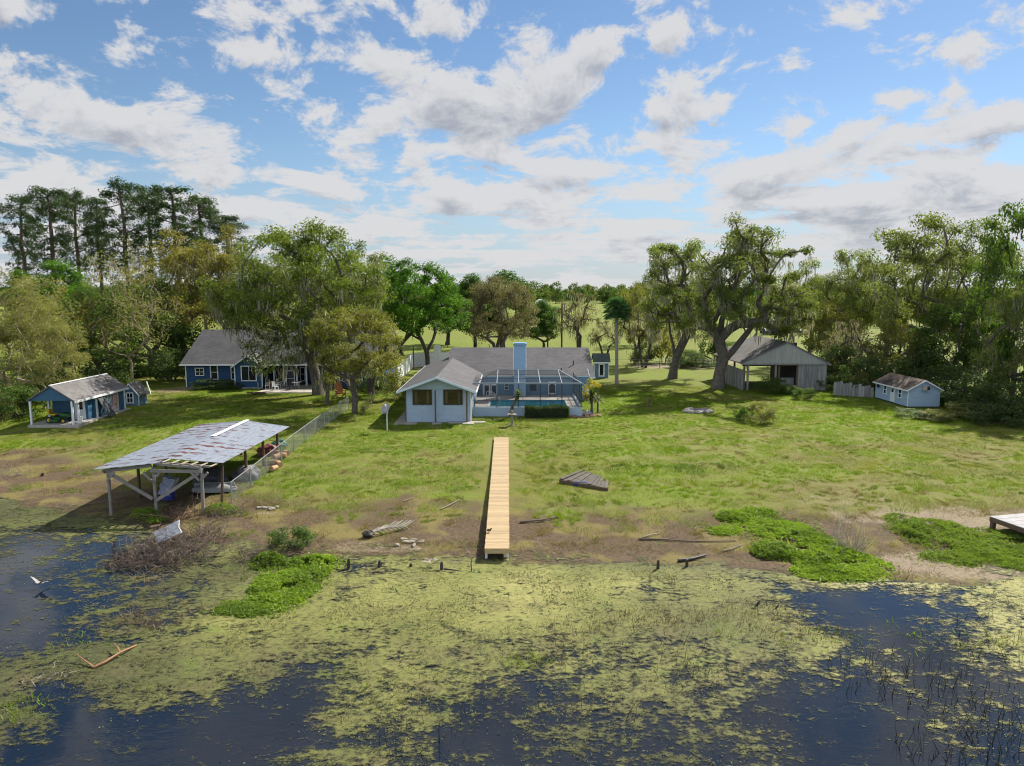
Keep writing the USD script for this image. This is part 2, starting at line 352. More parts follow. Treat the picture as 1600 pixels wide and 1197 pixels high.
# ------------------------------------------------------------------ building helpers
WO = {}
_obj = obj
def wthing(name, label, cat, loc, group=None):
    t = thing(name, label, cat, loc, 0.0, group); WO[str(t.GetPath())] = np.asarray(loc, float); return t
def obj(name, mesh, mat, parent=None, smooth=False, label=None, kind=None):
    if parent is not None:
        o = WO.get('/'.join(str(parent.GetPath()).split('/')[:3]))
        if o is not None:
            v, f = mesh; mesh = (np.asarray(v, float) - o, f)
    return _obj(name, mesh, mat, parent, smooth, label, kind)
def shingles(name, col, col2):
    N = Nodes(); p = N.add('geometry', 'position')
    n = N.noise(p, .7, 5, .6); n2 = N.noise(p, 9, 3, .6)
    w = N.add('wave_texture', 'fac', dict(wave_type='bands', bands_direction='z', profile='saw', scale=1.35, distortion=.4, detail=2.0, detail_scale=3.0), vector=p)
    v = N.add('voronoi_texture', 'color', dict(dimensions='3D', metric='chebychev', feature='f1', scale=1.0), vector=N.scale(p, (3.2, 3.2, 8)))
    c = N.mix(N.smooth(n, .3, .7), col, col2)
    vv = N.add('rgb_to_bw', 'val', color=v)
    c = N.add('hsv', 'color', dict(hue=.5, saturation=1., fac=1.), value=N.math('add', N.math('multiply', vv, .30), N.math('add', N.math('multiply', n2, .4), .65)), color=c)
    b = N.add('bump', 'normal', dict(strength=.5, distance=.02), height=N.math('add', w, N.math('multiply', n2, .5)))
    MATS[name] = N.make('/World/Looks/' + name, N.add('principled_bsdf', 'BSDF', dict(roughness=.85, specular_ior_level=.25), base_color=c, normal=b)); return MATS[name]
def siding(name, col, lap=.2, var=.12, dirt=(.2, .2, .18)):
    N = Nodes(); p = N.add('geometry', 'position')
    w = N.add('wave_texture', 'fac', dict(wave_type='bands', bands_direction='z', profile='saw', scale=1 / lap / 20 * 2 * math.pi / 2), vector=p)
    n = N.noise(N.scale(p, (1, 1, 3)), 1.2, 5, .6); n2 = N.noise(N.scale(p, (4, 4, .7)), 1.5, 4, .6)
    c = N.mix(N.smooth(n, .3, .7, 0, var * 2), col, tuple(np.array(col) * .7))
    c = N.mix(N.smooth(n2, .55, .75, 0, .35), c, dirt)
    b = N.add('bump', 'normal', dict(strength=.6, distance=.02), height=w)
    MATS[name] = N.make('/World/Looks/' + name, N.add('principled_bsdf', 'BSDF', dict(roughness=.6, specular_ior_level=.3), base_color=c, normal=b)); return MATS[name]
roof_grey = shingles('grey_shingles', (.105, .105, .114), (.080, .080, .088))
roof_pale = shingles('weathered_shingles', (.17, .165, .165), (.115, .11, .11))
roof_brown = shingles('brown_shingles', (.26, .20, .15), (.05, .048, .05))
roof_green = shingles('dark_green_shingles', (.03, .06, .06), (.02, .04, .045))
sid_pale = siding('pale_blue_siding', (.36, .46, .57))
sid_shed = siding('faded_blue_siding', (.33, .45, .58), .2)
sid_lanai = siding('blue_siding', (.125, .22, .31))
sid_blue = siding('deep_blue_siding', (.022, .075, .175), .18, dirt=(.03, .07, .12))
sid_bluesh = siding('blue_board_siding', (.04, .115, .20), .22, dirt=(.05, .09, .12))
white = plain('white_paint', (.74, .76, .78), .5, .1)
trim_blue = plain('pale_blue_trim', (.52, .63, .70), .5, .1)
dark_glass = plain('dark_window_glass', (.012, .014, .018), .06, .3, spec=.6)
brown_glass = plain('amber_window_glass', (.035, .023, .010), .05, .5, 1.6, spec=.6, col2=(.010, .008, .006))
concrete = plain('concrete', (.42, .39, .35), .85, .25, 1.5, .3, 30)
bark_wood = plain('grey_timber', (.27, .25, .22), .8, .4, 3, .5, 40, stretch=(1, 1, 1))
brown_wood = plain('brown_timber', (.13, .085, .05), .8, .4, 4, .5, 40)
new_wood = plain('fresh_pine_plank', (.47, .345, .185), .65, .25, 2.5, .25, 30, rand=.15, stretch=(1, 12, 6), coord='position')
black = plain('black_metal', (.02, .02, .022), .45, .2)
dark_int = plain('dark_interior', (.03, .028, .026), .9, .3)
steel = plain('galvanised_steel', (.42, .44, .46), .45, .2, 2, metal=.6)

def gable_y(mb, xl, xr, xm, zl, zr, zm, y0, y1, th=.10):
    """two roof slopes whose ridge runs along y"""
    mb.poly([(xl, y0, zl), (xm, y0, zm), (xm, y1, zm), (xl, y1, zl)], (0, 0, -th))
    mb.poly([(xm, y0, zm), (xr, y0, zr), (xr, y1, zr), (xm, y1, zm)], (0, 0, -th))
    return mb
def gable_x(mb, yf, yb, ym, zf, zb, zm, x0, x1, th=.10):
    mb.poly([(x0, yf, zf), (x1, yf, zf), (x1, ym, zm), (x0, ym, zm)], (0, 0, -th))
    mb.poly([(x0, ym, zm), (x1, ym, zm), (x1, yb, zb), (x0, yb, zb)], (0, 0, -th))
    return mb
def window(parent, c, w, h, frame=white, pane=dark_glass, axis='y', nx=1, nz=1, t=.09, d=.06, name='window'):
    """a framed window standing proud of its wall; c = its centre on the wall's face; axis = the wall's normal (towards -axis)"""
    f, g = MB(), MB()
    bars = [(-w / 2 - t, -w / 2, -h / 2 - t, h / 2 + t), (w / 2, w / 2 + t, -h / 2 - t, h / 2 + t), (-w / 2, w / 2, h / 2, h / 2 + t), (-w / 2, w / 2, -h / 2 - t, -h / 2)]
    for i in range(1, nx): x = -w / 2 + w * i / nx; bars.append((x - .025, x + .025, -h / 2, h / 2))
    for i in range(1, nz): z = -h / 2 + h * i / nz; bars.append((-w / 2, w / 2, z - .028, z + .028))
    for k, (a, b, p, q) in enumerate(bars):
        dd = d if k < 4 else d * .8
        if axis == 'y': f.box(c[0] + a, c[0] + b, c[1] - dd, c[1] + .02, c[2] + p, c[2] + q)
        else: f.box(c[0] - dd, c[0] + .02, c[1] + a, c[1] + b, c[2] + p, c[2] + q)
    if axis == 'y': g.box(c[0] - w / 2, c[0] + w / 2, c[1] - .02, c[1] + .01, c[2] - h / 2, c[2] + h / 2)
    else: g.box(c[0] - .02, c[0] + .01, c[1] - w / 2, c[1] + w / 2, c[2] - h / 2, c[2] + h / 2)
    fp = f.build(name, frame, parent); g.build('pane', pane, fp); return fp
def px_window(parent, x0, x1, y0, y1, Y, **k):
    a, b = on_y(x0, y0, Y), on_y(x1, y1, Y)
    return window(parent, ((a[0] + b[0]) / 2, Y, (a[2] + b[2]) / 2), b[0] - a[0], a[2] - b[2], **k)

# ------------------------------------------------------------------ the ranch house
def ranch_house():
    Y0 = 57.74; XL, XR, XM = -8.7, -3.4, -6.12
    t = wthing('ranch_house', 'long pale blue ranch house with grey shingle roof behind the screened pool', 'house', (-1, 66, .6))
    w = MB().box(XL, XR, Y0, 77, .5, 3.32)
    w.poly([(XL, Y0, 3.32), (XR, Y0, 3.32), (XM, Y0, 4.33)], (0, .15, 0))
    w.build('wall', sid_pale, t, label='pale blue wall of the gabled wing')
    MB().poly([(XL - .45, Y0 - .03, 3.36), (XR + .3, Y0 - .03, 3.36), (XM, Y0 - .03, 4.3)], (0, -.05, 0)).build('gable', plain('gable_paint', (.34, .44, .48), .6), t)
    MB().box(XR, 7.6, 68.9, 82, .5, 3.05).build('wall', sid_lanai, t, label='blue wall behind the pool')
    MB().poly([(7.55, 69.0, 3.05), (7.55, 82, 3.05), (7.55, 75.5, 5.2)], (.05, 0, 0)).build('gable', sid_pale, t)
    gable_y(MB(), -9.36, -2.94, XM, 3.26, 3.26, 4.47, 57.1, 77.2, .12).build('roof', roof_grey, t, label='grey shingle roof of the gabled wing')
    gable_x(MB(), 69.0, 82.3, 75.55, 3.0, 3.0, 5.36, -6.5, 8.15, .12).build('roof', roof_grey, t, label='grey shingle roof of the main range')
    f = MB()
    for a, b in (((-9.36, 3.26), (XM, 4.47)), ((XM, 4.47), (-2.94, 3.26))):
        f.poly([(a[0], 57.06, a[1] + .012), (b[0], 57.06, b[1] + .012), (b[0], 57.06, b[1] - .17), (a[0], 57.06, a[1] - .17)], (0, .037, 0))
    f.build('fascia', trim_blue, t)
    MB().box(-2.935, -2.87, 57.1, 68.9, 3.08, 3.25).build('gutter', white, t)
    MB().box(-9.42, -9.365, 57.1, 77, 3.08, 3.25).build('gutter', trim_blue, t)
    MB().box(-2.85, 8.15, 68.92, 68.98, 2.83, 2.99).build('fascia', trim_blue, t)
    px_window(t, 645.5, 674, 609, 631.5, Y0, frame=black, pane=brown_glass, nx=1, t=.05)
    px_window(t, 693.5, 722, 609, 631.5, Y0, frame=black, pane=brown_glass, nx=1, t=.05)
    for px in (650, 668.5, 697.5, 717): 
        q = on_y(px, 620, Y0); MB().box(q[0] - .09, q[0] + .09, Y0 - .026, Y0 - .021, 2.2, 3.2).build('curtain', plain('brown_curtain', (.10, .075, .04), .8, .4, 6), t)
    for px in (680.5, 729.5):
        c = on_y(px, 650, Y0 - .35); MB().box(c[0] - .06, c[0] + .06, c[1] - .06, c[1] + .06, .58, 3.3).build('post', brown_wood, t)
    MB().box(XL - .07, XL, Y0 - .02, Y0 + .1, .6, 3.3).build('corner_post', brown_wood, t)
    MB().box(XR - .05, XR + .05, Y0 - .02, Y0 + .1, .6, 3.3).build('corner_board', white, t)
    # chimney
    ch = MB().box(.18, 1.33, 68.0, 69.3, .6, 6.2).build('chimney', plain('chimney_blue', (.27, .43, .60), .6), t)
    MB().box(.10, 1.41, 67.92, 69.38, 6.2, 6.34).box(.25, 1.26, 68.1, 69.2, 6.34, 6.40).build('chimney_cap', plain('chimney_cap_blue', (.18, .34, .50), .5), ch)
    MB().box(.12, .20, 67.97, 68.02, 3.2, 6.2).box(1.31, 1.39, 67.97, 68.02, 3.2, 6.2).build('corner_trim', white, ch)
    for x, Y, h in ((6.2, 71.5, .45), (4.9, 70.2, .3)):
        z = 3.0 + .36 * (Y - 69)
        MB().tube([(x, Y, z - .1), (x, Y, z + h)], .06, 8).build('vent_pipe', black, t)
    # doors and windows of the pool wall
    Yw = 68.9
    px_window(t, 757, 764, 602, 617, Yw, name='french_door', nx=1, nz=1, t=.16)
    px_window(t, 768, 775, 602, 617, Yw, name='french_door', nx=1, nz=1, t=.16)
    px_window(t, 788.5, 794.5, 600, 608.5, Yw, nz=2, t=.05, frame=trim_blue)
    px_window(t, 829, 837, 600.5, 609.5, Yw, nz=2, t=.05, frame=black)
    px_window(t, 859.5, 865.5, 599.5, 613, Yw, name='door', nz=2, t=.2)
    d = MB().tube([(-6.9, 75.5, 5.3), (-6.9, 75.5, 5.75)], .03, 6).build('roof_aerial', black, t)
    a = np.linspace(0, 2 * np.pi, 14, endpoint=False)
    MB().poly([(-7.0 + .22 * np.cos(q) * .6, 75.45 + .02 * np.sin(q), 5.85 + .26 * np.sin(q) + .15 * np.cos(q)) for q in a], (0, .04, 0)).build('dish', black, d)
ranch_house()
def slab(name, x0, x1, y0, y1, z, mat=concrete, label=None):
    g = float(np.min(gz(np.array([x0, x1, x0, x1]), np.array([y0, y0, y1, y1]))))
    m = MB().box(x0, x1, y0, y1, g - .15, z).build(name, mat)
    tag(m, label, None, None, 'structure')
slab('concrete_patio', -9.6, -8.72, 56.6, 70, .68, label='pale concrete strip along the wing of the ranch house')
for a, b, y0, y1 in ((-8.7, -7.75, 56.7, 57.3), (-6.5, -5.7, 56.7, 57.3), (-5.2, -2.2, 57.2, 57.72), (-4.0, -3.1, 56.6, 57.2)): slab('concrete_pad', a, b, y0, y1, .70, label='small concrete pad at the foot of the wing')

def pool_area():
    X0, X1, Yf, Yb, zd = -3.38, 6.05, 60.42, 68.88, 1.22
    MB().box(X0, X1, Yf + .16, 62.0, .4, zd).box(X0, -1.98, 62.0, 65.5, .4, zd).box(4.9, X1, 62.0, 65.5, .4, zd).box(X0, X1, 65.5, Yb, .4, zd).build('pool_deck', concrete).GetPrim()
    tag(stage.GetPrimAtPath('/World/pool_deck'), 'raised concrete pool deck', None, None, 'structure')
    w = tag(MB().box(X0, X1, Yf, Yf + .155, .45, 1.42).box(X1 - .15, X1, Yf + .155, Yb, .45, 1.42).build('deck_wall', sid_pale), 'low pale blue wall around the raised pool deck', 'wall')
    t = wthing('swimming_pool', 'long turquoise swimming pool inside the screen enclosure', 'pool', (1.46, 63.8, 1.2))
    MB().box(-1.975, 4.895, 62.005, 65.495, 1.0, 1.08).build('basin', plain('pool_plaster', (.25, .80, .88), .5, .1), t)
    N = Nodes(); tr = N.add('transparent_bsdf', 'BSDF', dict(color=(.45, .92, .97))); gl = N.add('glossy_bsdf', 'BSDF', dict(roughness=.04)); fr = N.add('fresnel', 'fac', dict(IOR=1.33))
    pw = N.make('/World/Looks/pool_water_look', N.add('mix_closure', 'closure', {}, fac=fr, closure1=tr, closure2=gl))
    v = MB(); v.raw([(-1.94, 62.04, 1.19), (4.86, 62.04, 1.19), (4.86, 65.45, 1.19), (-1.94, 65.45, 1.19)], [(0, 1, 2, 3)]); v.build('water', pw, t)
    s = MB().box(-1.975, 4.895, 65.46, 65.495, -.1, 1.21).box(-1.975, -1.945, 62.04, 65.46, -.1, 1.21).box(4.865, 4.895, 62.04, 65.46, -.1, 1.21).box(-1.975, 4.895, 62.005, 62.04, -.1, 1.21)
    s.build('side', plain('pool_tile', (.10, .48, .62), .35, .2), t)
    c = MB()
    for a in ((-2.15, 5.07, 61.85, 62.0), (-2.15, 5.07, 65.5, 65.65), (-2.15, -1.98, 62.0, 65.5), (4.9, 5.07, 62.0, 65.5)): c.box(*a, 1.222, 1.245)
    c.build('coping', plain('coping_stone', (.5, .47, .43), .7), t)
    h = MB()
    for x in (-2.3, -2.05): h.tube([(x - .1, 65.9, 1.25), (x - .1, 65.9, 1.95), (x + .1, 65.6, 2.1), (x + .9, 65.0, 1.5), (x + .95, 64.95, 1.1)], .025, 6)
    h.build('handrail', white, t)
    # screen enclosure
    e = wthing('pool_enclosure', 'dark framed screen enclosure over the pool deck', 'enclosure', (1.3, 64.5, 1.4))
    Ye, Yr, ze, zr = 60.5, 66.0, 3.47, 4.03
    fm = plain('bronze_frame', (.025, .03, .034), .5, .2); pale = plain('pale_frame', (.22, .26, .30), .5, .1)
    xs = [X0 + .1, -1.3, .58, 2.43, 4.3, X1 - .08]
    for x in xs: MB().box(x - .035, x + .035, Ye - .03, Ye + .04, 1.42, ze - .05).build('post', fm, e)
    for y in (62.5, 64.6, 66.7, 68.6): MB().box(X1 - .12, X1 - .05, y - .03, y + .03, 1.42, ze - .02).build('post', fm, e)
    MB().box(X0, X1, Ye - .04, Ye + .05, ze - .05, ze + .05).build('beam', pale, e)
    MB().box(X0, X1, Ye - .02, Ye + .03, 2.0, 2.05).build('rail', fm, e)
    for y0, y1, z in ((Ye, Yb, 2.0), (Ye, Yb, 3.42)): MB().box(X1 - .10, X1 - .06, y0 + .06, y1, z, z + .05).build('rail', fm, e)
    MB().bar((X1 - .08, Ye + .1, 1.5), (X1 - .08, 62.4, 3.4), .05).build('brace', fm, e)
    MB().box(-1.3, 4.33, Yr - .05, Yr + .05, zr - .05, zr + .04).build('beam', pale, e)
    for x in (-1.3, .58, 2.43, 4.3): MB().bar((x, Ye + .06, ze + .02), (x, Yr - .06, zr), .07).build('rafter', pale, e)
    MB().bar((X0 + .1, Ye + .06, ze + .02), (-1.36, Yr - .06, zr), .05).build('hip_rafter', fm, e)
    MB().bar((X1 - .05, Ye + .06, ze + .02), (4.36, Yr - .06, zr), .08).build('hip_rafter', pale, e)
    for f in (.33, .66):
        y = Ye + f * (Yr - Ye); z = ze + f * (zr - ze); MB().box(X0 + .3 + f * 1.6, X1 - .25 - f * 1.4, y - .02, y + .02, z - .02, z + .03).build('purlin', fm, e)
    N = Nodes(); tr = N.add('transparent_bsdf', 'BSDF', dict(color=(1, 1, 1))); df = N.add('diffuse_bsdf', 'BSDF', dict(color=(.05, .06, .07)))
    sc = N.make('/World/Looks/screen_mesh_look', N.add('mix_closure', 'closure', dict(fac=.30), closure1=tr, closure2=df))
    def panel(*p):
        m = MB(); m.raw(p, [(0, 1, 2, 3)]); m.build('screen_panel', sc, e)
    for i in range(5): panel((xs[i], Ye, 1.42), (xs[i + 1], Ye, 1.42), (xs[i + 1], Ye, ze), (xs[i], Ye, ze))
    top = [(-1.3), .58, 2.43, 4.3]
    for i in range(3): panel((top[i], Ye, ze + .03), (top[i + 1], Ye, ze + .03), (top[i + 1], Yr, zr + .02), (top[i], Yr, zr + .02))
    panel((X0, Ye, ze + .03), (-1.3, Ye, ze + .03), (-1.3, Yr, zr + .02), (X0, 66.0, ze + .05))
    panel((4.3, Ye, ze + .03), (X1, Ye, ze + .03), (X1, 66.0, ze + .05), (4.3, Yr, zr + .02))
    panel((-1.3, Yr, zr + .02), (4.3, Yr, zr + .02), (5.2, 69.2, 3.2), (-2.8, 69.2, 3.2))
    panel((X1 - .08, Ye, 1.42), (X1 - .08, Yb, 1.42), (X1 - .08, Yb, ze), (X1 - .08, Ye, ze))
    # things on the deck
    c = wthing('deck_chair', 'dark chair at the right end of the pool deck', 'chair', (3.9, 67.9, 1.22))
    MB().box(3.6, 4.2, 67.7, 68.2, 1.6, 1.68).build('seat', black, c); MB().box(3.6, 4.2, 68.2, 68.27, 1.68, 2.3).build('backrest', black, c)
    for x in (3.63, 4.13):
        for y in (67.72, 68.15): MB().box(x, x + .05, y, y + .05, 1.22, 1.6).build('leg', black, c)
pool_area()

# ------------------------------------------------------------------ the deep blue house
def blue_house():
    t = wthing('blue_house', 'deep blue house with steep grey roof under the mossy oak', 'house', (-26, 82, .6))
    MB().box(-36.5, -27.3, 79, 91, .4, 3.3).box(-27.3, -19.3, 81.6, 91, .4, 3.3).box(-19.3, -14.3, 79, 91, .4, 3.3).build('wall', sid_blue, t)
    gable_x(MB(), 78.4, 92, 84.9, 3.25, 3.0, 6.75, -36.9, -14.0, .14).build('roof', roof_grey, t)
    for x in (-36.5, -14.35): MB().poly([(x, 79, 3.3), (x, 91, 3.2), (x, 84.9, 6.55)], (.05, 0, 0)).build('gable', sid_blue, t)
    MB().box(-36.9, -14.0, 78.33, 78.39, 3.08, 3.24).build('fascia', white, t)
    # the projecting bay
    b = MB().box(-30.4, -27.5, 77.47, 79, .4, 3.22)
    b.poly([(-30.4, 77.47, 3.22), (-27.5, 77.47, 3.22), (-28.95, 77.47, 4.2)], (0, .2, 0))
    b.build('bay', sid_blue, t)
    gable_y(MB(), -30.75, -27.15, -28.95, 3.05, 3.05, 4.34, 77.2, 80.6, .1).build('bay_roof', roof_grey, t)
    f = MB()
    for a, c in (((-30.75, 3.05), (-28.95, 4.34)), ((-28.95, 4.34), (-27.15, 3.05))):
        f.poly([(a[0], 77.14, a[1] + .01), (c[0], 77.14, c[1] + .01), (c[0], 77.14, c[1] - .14), (a[0], 77.14, a[1] - .14)], (0, .05, 0))
    f.build('fascia', white, t)
    MB().box(-30.5, -30.38, 77.42, 77.5, .5, 3.1).box(-27.52, -27.4, 77.42, 77.5, .5, 3.1).build('corner_board', white, t)
    MB().box(-36.56, -36.44, 78.94, 79.02, .6, 3.1).build('corner_board', white, t)
    MB().box(-30.5, -27.4, 77.38, 77.46, .45, .8).build('foundation', concrete, t)
    lamp = MB(); lamp.add(trimesh.creation.icosphere(1, .1).apply_translation((-28.95, 77.4, 3.75))); lamp.build('wall_lamp', white, t)
    px_window(t, 377.5, 400, 573, 594, 77.47, nx=2, nz=1, t=.11)
    for x in (-29.3, -28.55): pass
    px_window(t, 306, 318, 576, 586, 79, nx=2, nz=2, t=.10)
    px_window(t, 329.5, 340, 571, 592, 79, nx=1, nz=2, t=.12)
    px_window(t, 361.5, 368, 571, 592, 79, nx=1, nz=2, t=.10)
    px_window(t, 504, 514, 573, 594, 79, nx=2, nz=2, t=.1)
    for px in (415, 428.5, 444, 464, 479):
        c = on_y(px, 590, 79.1); MB().box(c[0] - .09, c[0] + .09, 79.02, 79.18, .7, 3.08).build('porch_post', white, t)
    MB().box(-27.3, -19.3, 79.0, 81.6, .5, .78).build('porch_floor', concrete, t)
    px_window(t, 448, 460, 580, 603, 79.1, name='screen_door', nz=2, t=.1, pane=plain('screen_dark', (.02, .03, .045), .5, .2))
    px_window(t, 412.5, 415, 573, 594, 81.6, nz=2, t=.12); px_window(t, 470, 476, 575, 594, 81.6, nz=2, t=.12)
    # dormer roof that shows through the oak
    gable_y(MB(), -23.6, -19.2, -21.4, 5.2, 5.2, 6.75, 81.2, 85.2, .1).build('dormer_roof', roof_grey, t)
    MB().box(-23.2, -19.6, 81.6, 84, 3.6, 5.2).poly([(-23.2, 81.6, 5.2), (-19.6, 81.6, 5.2), (-21.4, 81.6, 6.5)], (0, .1, 0)).build('dormer_wall', sid_blue, t)
blue_house()
slab('concrete_patio', -27.0, -20.6, 74.2, 79.0, .72, label='concrete patio in front of the blue house')

# ------------------------------------------------------------------ blue workshop with a carport
def workshop():
    X0, X1, XM, Y0, Y1 = -38.7, -35.35, -36.98, 56.35, 64.1
    t = wthing('workshop', 'blue workshop with an open carport end and grey roof', 'shed', (-37, 60, .6))
    gable_y(MB(), X0 - .25, X1 + .28, XM, 2.66, 2.62, 3.86, Y0 - .1, Y1 + .25, .1).build('roof', roof_pale, t)
    MB().box(XM - .09, XM + .09, Y0 - .12, Y1 + .27, 3.85, 3.90).build('ridge_cap', white, t)
    MB().poly([(X0 - .1, Y0, 2.62), (X1 + .1, Y0, 2.62), (XM, Y0, 3.72)], (0, .12, 0)).build('gable', sid_bluesh, t)
    MB().box(X1 + .285, X1 + .34, Y0 - .1, Y1 + .25, 2.44, 2.62).build('fascia', white, t)
    MB().box(X0 + .3, X1 - .1, 58.6, Y1, .5, 2.62).box(X1 - .1, X1, 59.4, Y1, .5, 2.62).build('wall', sid_bluesh, t)
    MB().poly([(X0 + .3, Y1 - .1, 2.62), (X1, Y1 - .1, 2.62), (XM, Y1 - .1, 3.7)], (0, .1, 0)).build('gable', sid_bluesh, t)
    for x, y in ((X0, Y0), (X1, Y0), (X1 + .06, 57.0), (X1 + .06, 59.6), (X0 + .2, 58.3), (X1 + .02, Y1 - .1)):
        MB().box(x - .07, x + .07, y - .07, y + .07, .6, 2.58).build('post', white, t)
    d = MB().box(-36.55, -35.65, 58.53, 58.6, .7, 2.45).build('door', white, t); MB().box(-36.25, -35.85, 58.5, 58.53, 1.55, 2.3).build('pane', dark_glass, d)
    # the double door with its faded red and blue print, on the lawn side
    dd = MB().box(X1, X1 + .05, 61.2, 63.0, .72, 2.42).build('double_door', plain('faded_white_door', (.6, .6, .6), .6), t)
    MB().box(X1 + .05, X1 + .065, 61.3, 61.95, 1.55, 2.3).build('print', plain('faded_blue_print', (.12, .2, .3), .6, .5, 5, col2=(.4, .42, .45)), dd)
    MB().box(X1 + .05, X1 + .065, 61.3, 61.95, .85, 1.5).build('print', plain('faded_violet_print', (.26, .24, .32), .6, .5, 6, col2=(.45, .45, .48)), dd)
    MB().box(X1 + .05, X1 + .065, 62.1, 62.8, 1.0, 2.35).build('print', plain('faded_red_print', (.55, .12, .09), .6, .6, 3.2, col2=(.55, .52, .48)), dd)
    MB().box(X1 + .04, X1 + .07, 62.0, 62.04, .72, 2.42).build('door_gap', black, dd)
workshop()
slab('concrete_slab', -38.9, -34.9, 56.1, 64.2, .69, label='concrete floor of the blue workshop and its carport')
t = wthing('leaning_board', 'dark grey board leaning against the lawn side of the workshop', 'board', (-34.8, 60.4, .65))
MB().poly([(-34.55, 60.0, .66), (-34.55, 61.0, .66), (-35.25, 60.5, 2.5), (-35.25, 59.5, 2.5)], (.06, 0, .02)).build('panel', plain('slate_board', (.055, .065, .075), .6, .2), t)
t = wthing('bucket', 'white plastic bucket under the carport of the workshop', 'bucket', (-35.6, 57.7, .69))
MB().tube([(-35.6, 57.7, .69), (-35.6, 57.7, 1.08)], [.15, .19], 12).build('pail', white, t); MB().tube([(-35.6, 57.7, 1.08), (-35.6, 57.7, 1.11)], .20, 12).build('lid', white, t)
def mower():
    t = wthing('riding_mower', 'green riding mower with yellow seat parked under the carport', 'mower', (-37.05, 57.3, .69))
    gr = plain('mower_green', (.02, .10, .02), .35, .2); ye = plain('mower_yellow', (.62, .42, .02), .4, .2)
    x, y, z = -37.05, 57.3, .69
    h = trimesh.creation.icosphere(2, 1.0); h.apply_scale((.45, .30, .24)); h.apply_translation((x + .5, y, z + .62))
    MB().add(h).build('hood', gr, t, True)
    MB().box(x - .75, x + .2, y - .32, y + .32, z + .34, z + .44).build('chassis', gr, t)
    MB().box(x - .55, x + .15, y - .55, y + .55, z + .16, z + .32).build('mowing_deck', gr, t)
    for sx, r in ((-.55, .26), (.6, .19)):
        for sy in (-1, 1):
            w = MB().tube([(x + sx, y + sy * .34, z + r), (x + sx, y + sy * .52, z + r)], r, 14).build('wheel', black, t)
            MB().tube([(x + sx, y + sy * .51, z + r), (x + sx, y + sy * .54, z + r)], r * .55, 10).build('rim', ye, w)
    MB().box(x - .7, x - .2, y - .24, y + .24, z + .62, z + .74).box(x - .78, x - .66, y - .24, y + .24, z + .7, z + 1.12).build('seat', ye, t)
    a = np.linspace(0, 2 * np.pi, 15)
    MB().tube([(x + .02 + .05 * np.sin(q), y + .18 * np.cos(q), z + .98 + .16 * np.sin(q)) for q in a], .02, 5).tube([(x + .2, y, z + .7), (x + .03, y, z + .98)], .02, 5).build('steering_wheel', black, t)
mower()
t = wthing('playhouse', 'tiny blue playhouse with white framed window beside the workshop', 'playhouse', (-35.9, 67.4, .6))
MB().box(-36.65, -35.25, 66.2, 67.8, .5, 1.75).poly([(-36.65, 66.2, 1.75), (-35.25, 66.2, 1.75), (-35.95, 66.2, 2.6)], (0, .1, 0)).build('wall', sid_lanai, t)
gable_y(MB(), -36.9, -35.0, -35.95, 1.6, 1.6, 2.74, 66.0, 68.0, .07).build('roof', roof_pale, t)
f = MB()
for a, c in (((-36.9, 1.6), (-35.95, 2.74)), ((-35.95, 2.74), (-35.0, 1.6))): f.poly([(a[0], 65.95, a[1] + .01), (c[0], 65.95, c[1] + .01), (c[0], 65.95, c[1] - .13), (a[0], 65.95, a[1] - .13)], (0, .04, 0))
f.build('fascia', white, t)
window(t, (-36.0, 66.2, 1.35), .5, .85, nz=2, nx=2, t=.1)
MB().bar((-35.24, 66.25, .6), (-35.24, 66.25, 1.7), .1).build('corner_board', white, t)
t = wthing('leaning_post', 'thin white post leaning on the lawn beside the playhouse', 'post', tuple(at(236, 616)))
p = at(236, 616); MB().bar(p + (0, 0, -.1), p + (-.45, .1, 1.35), .09).build('stake', white, t)

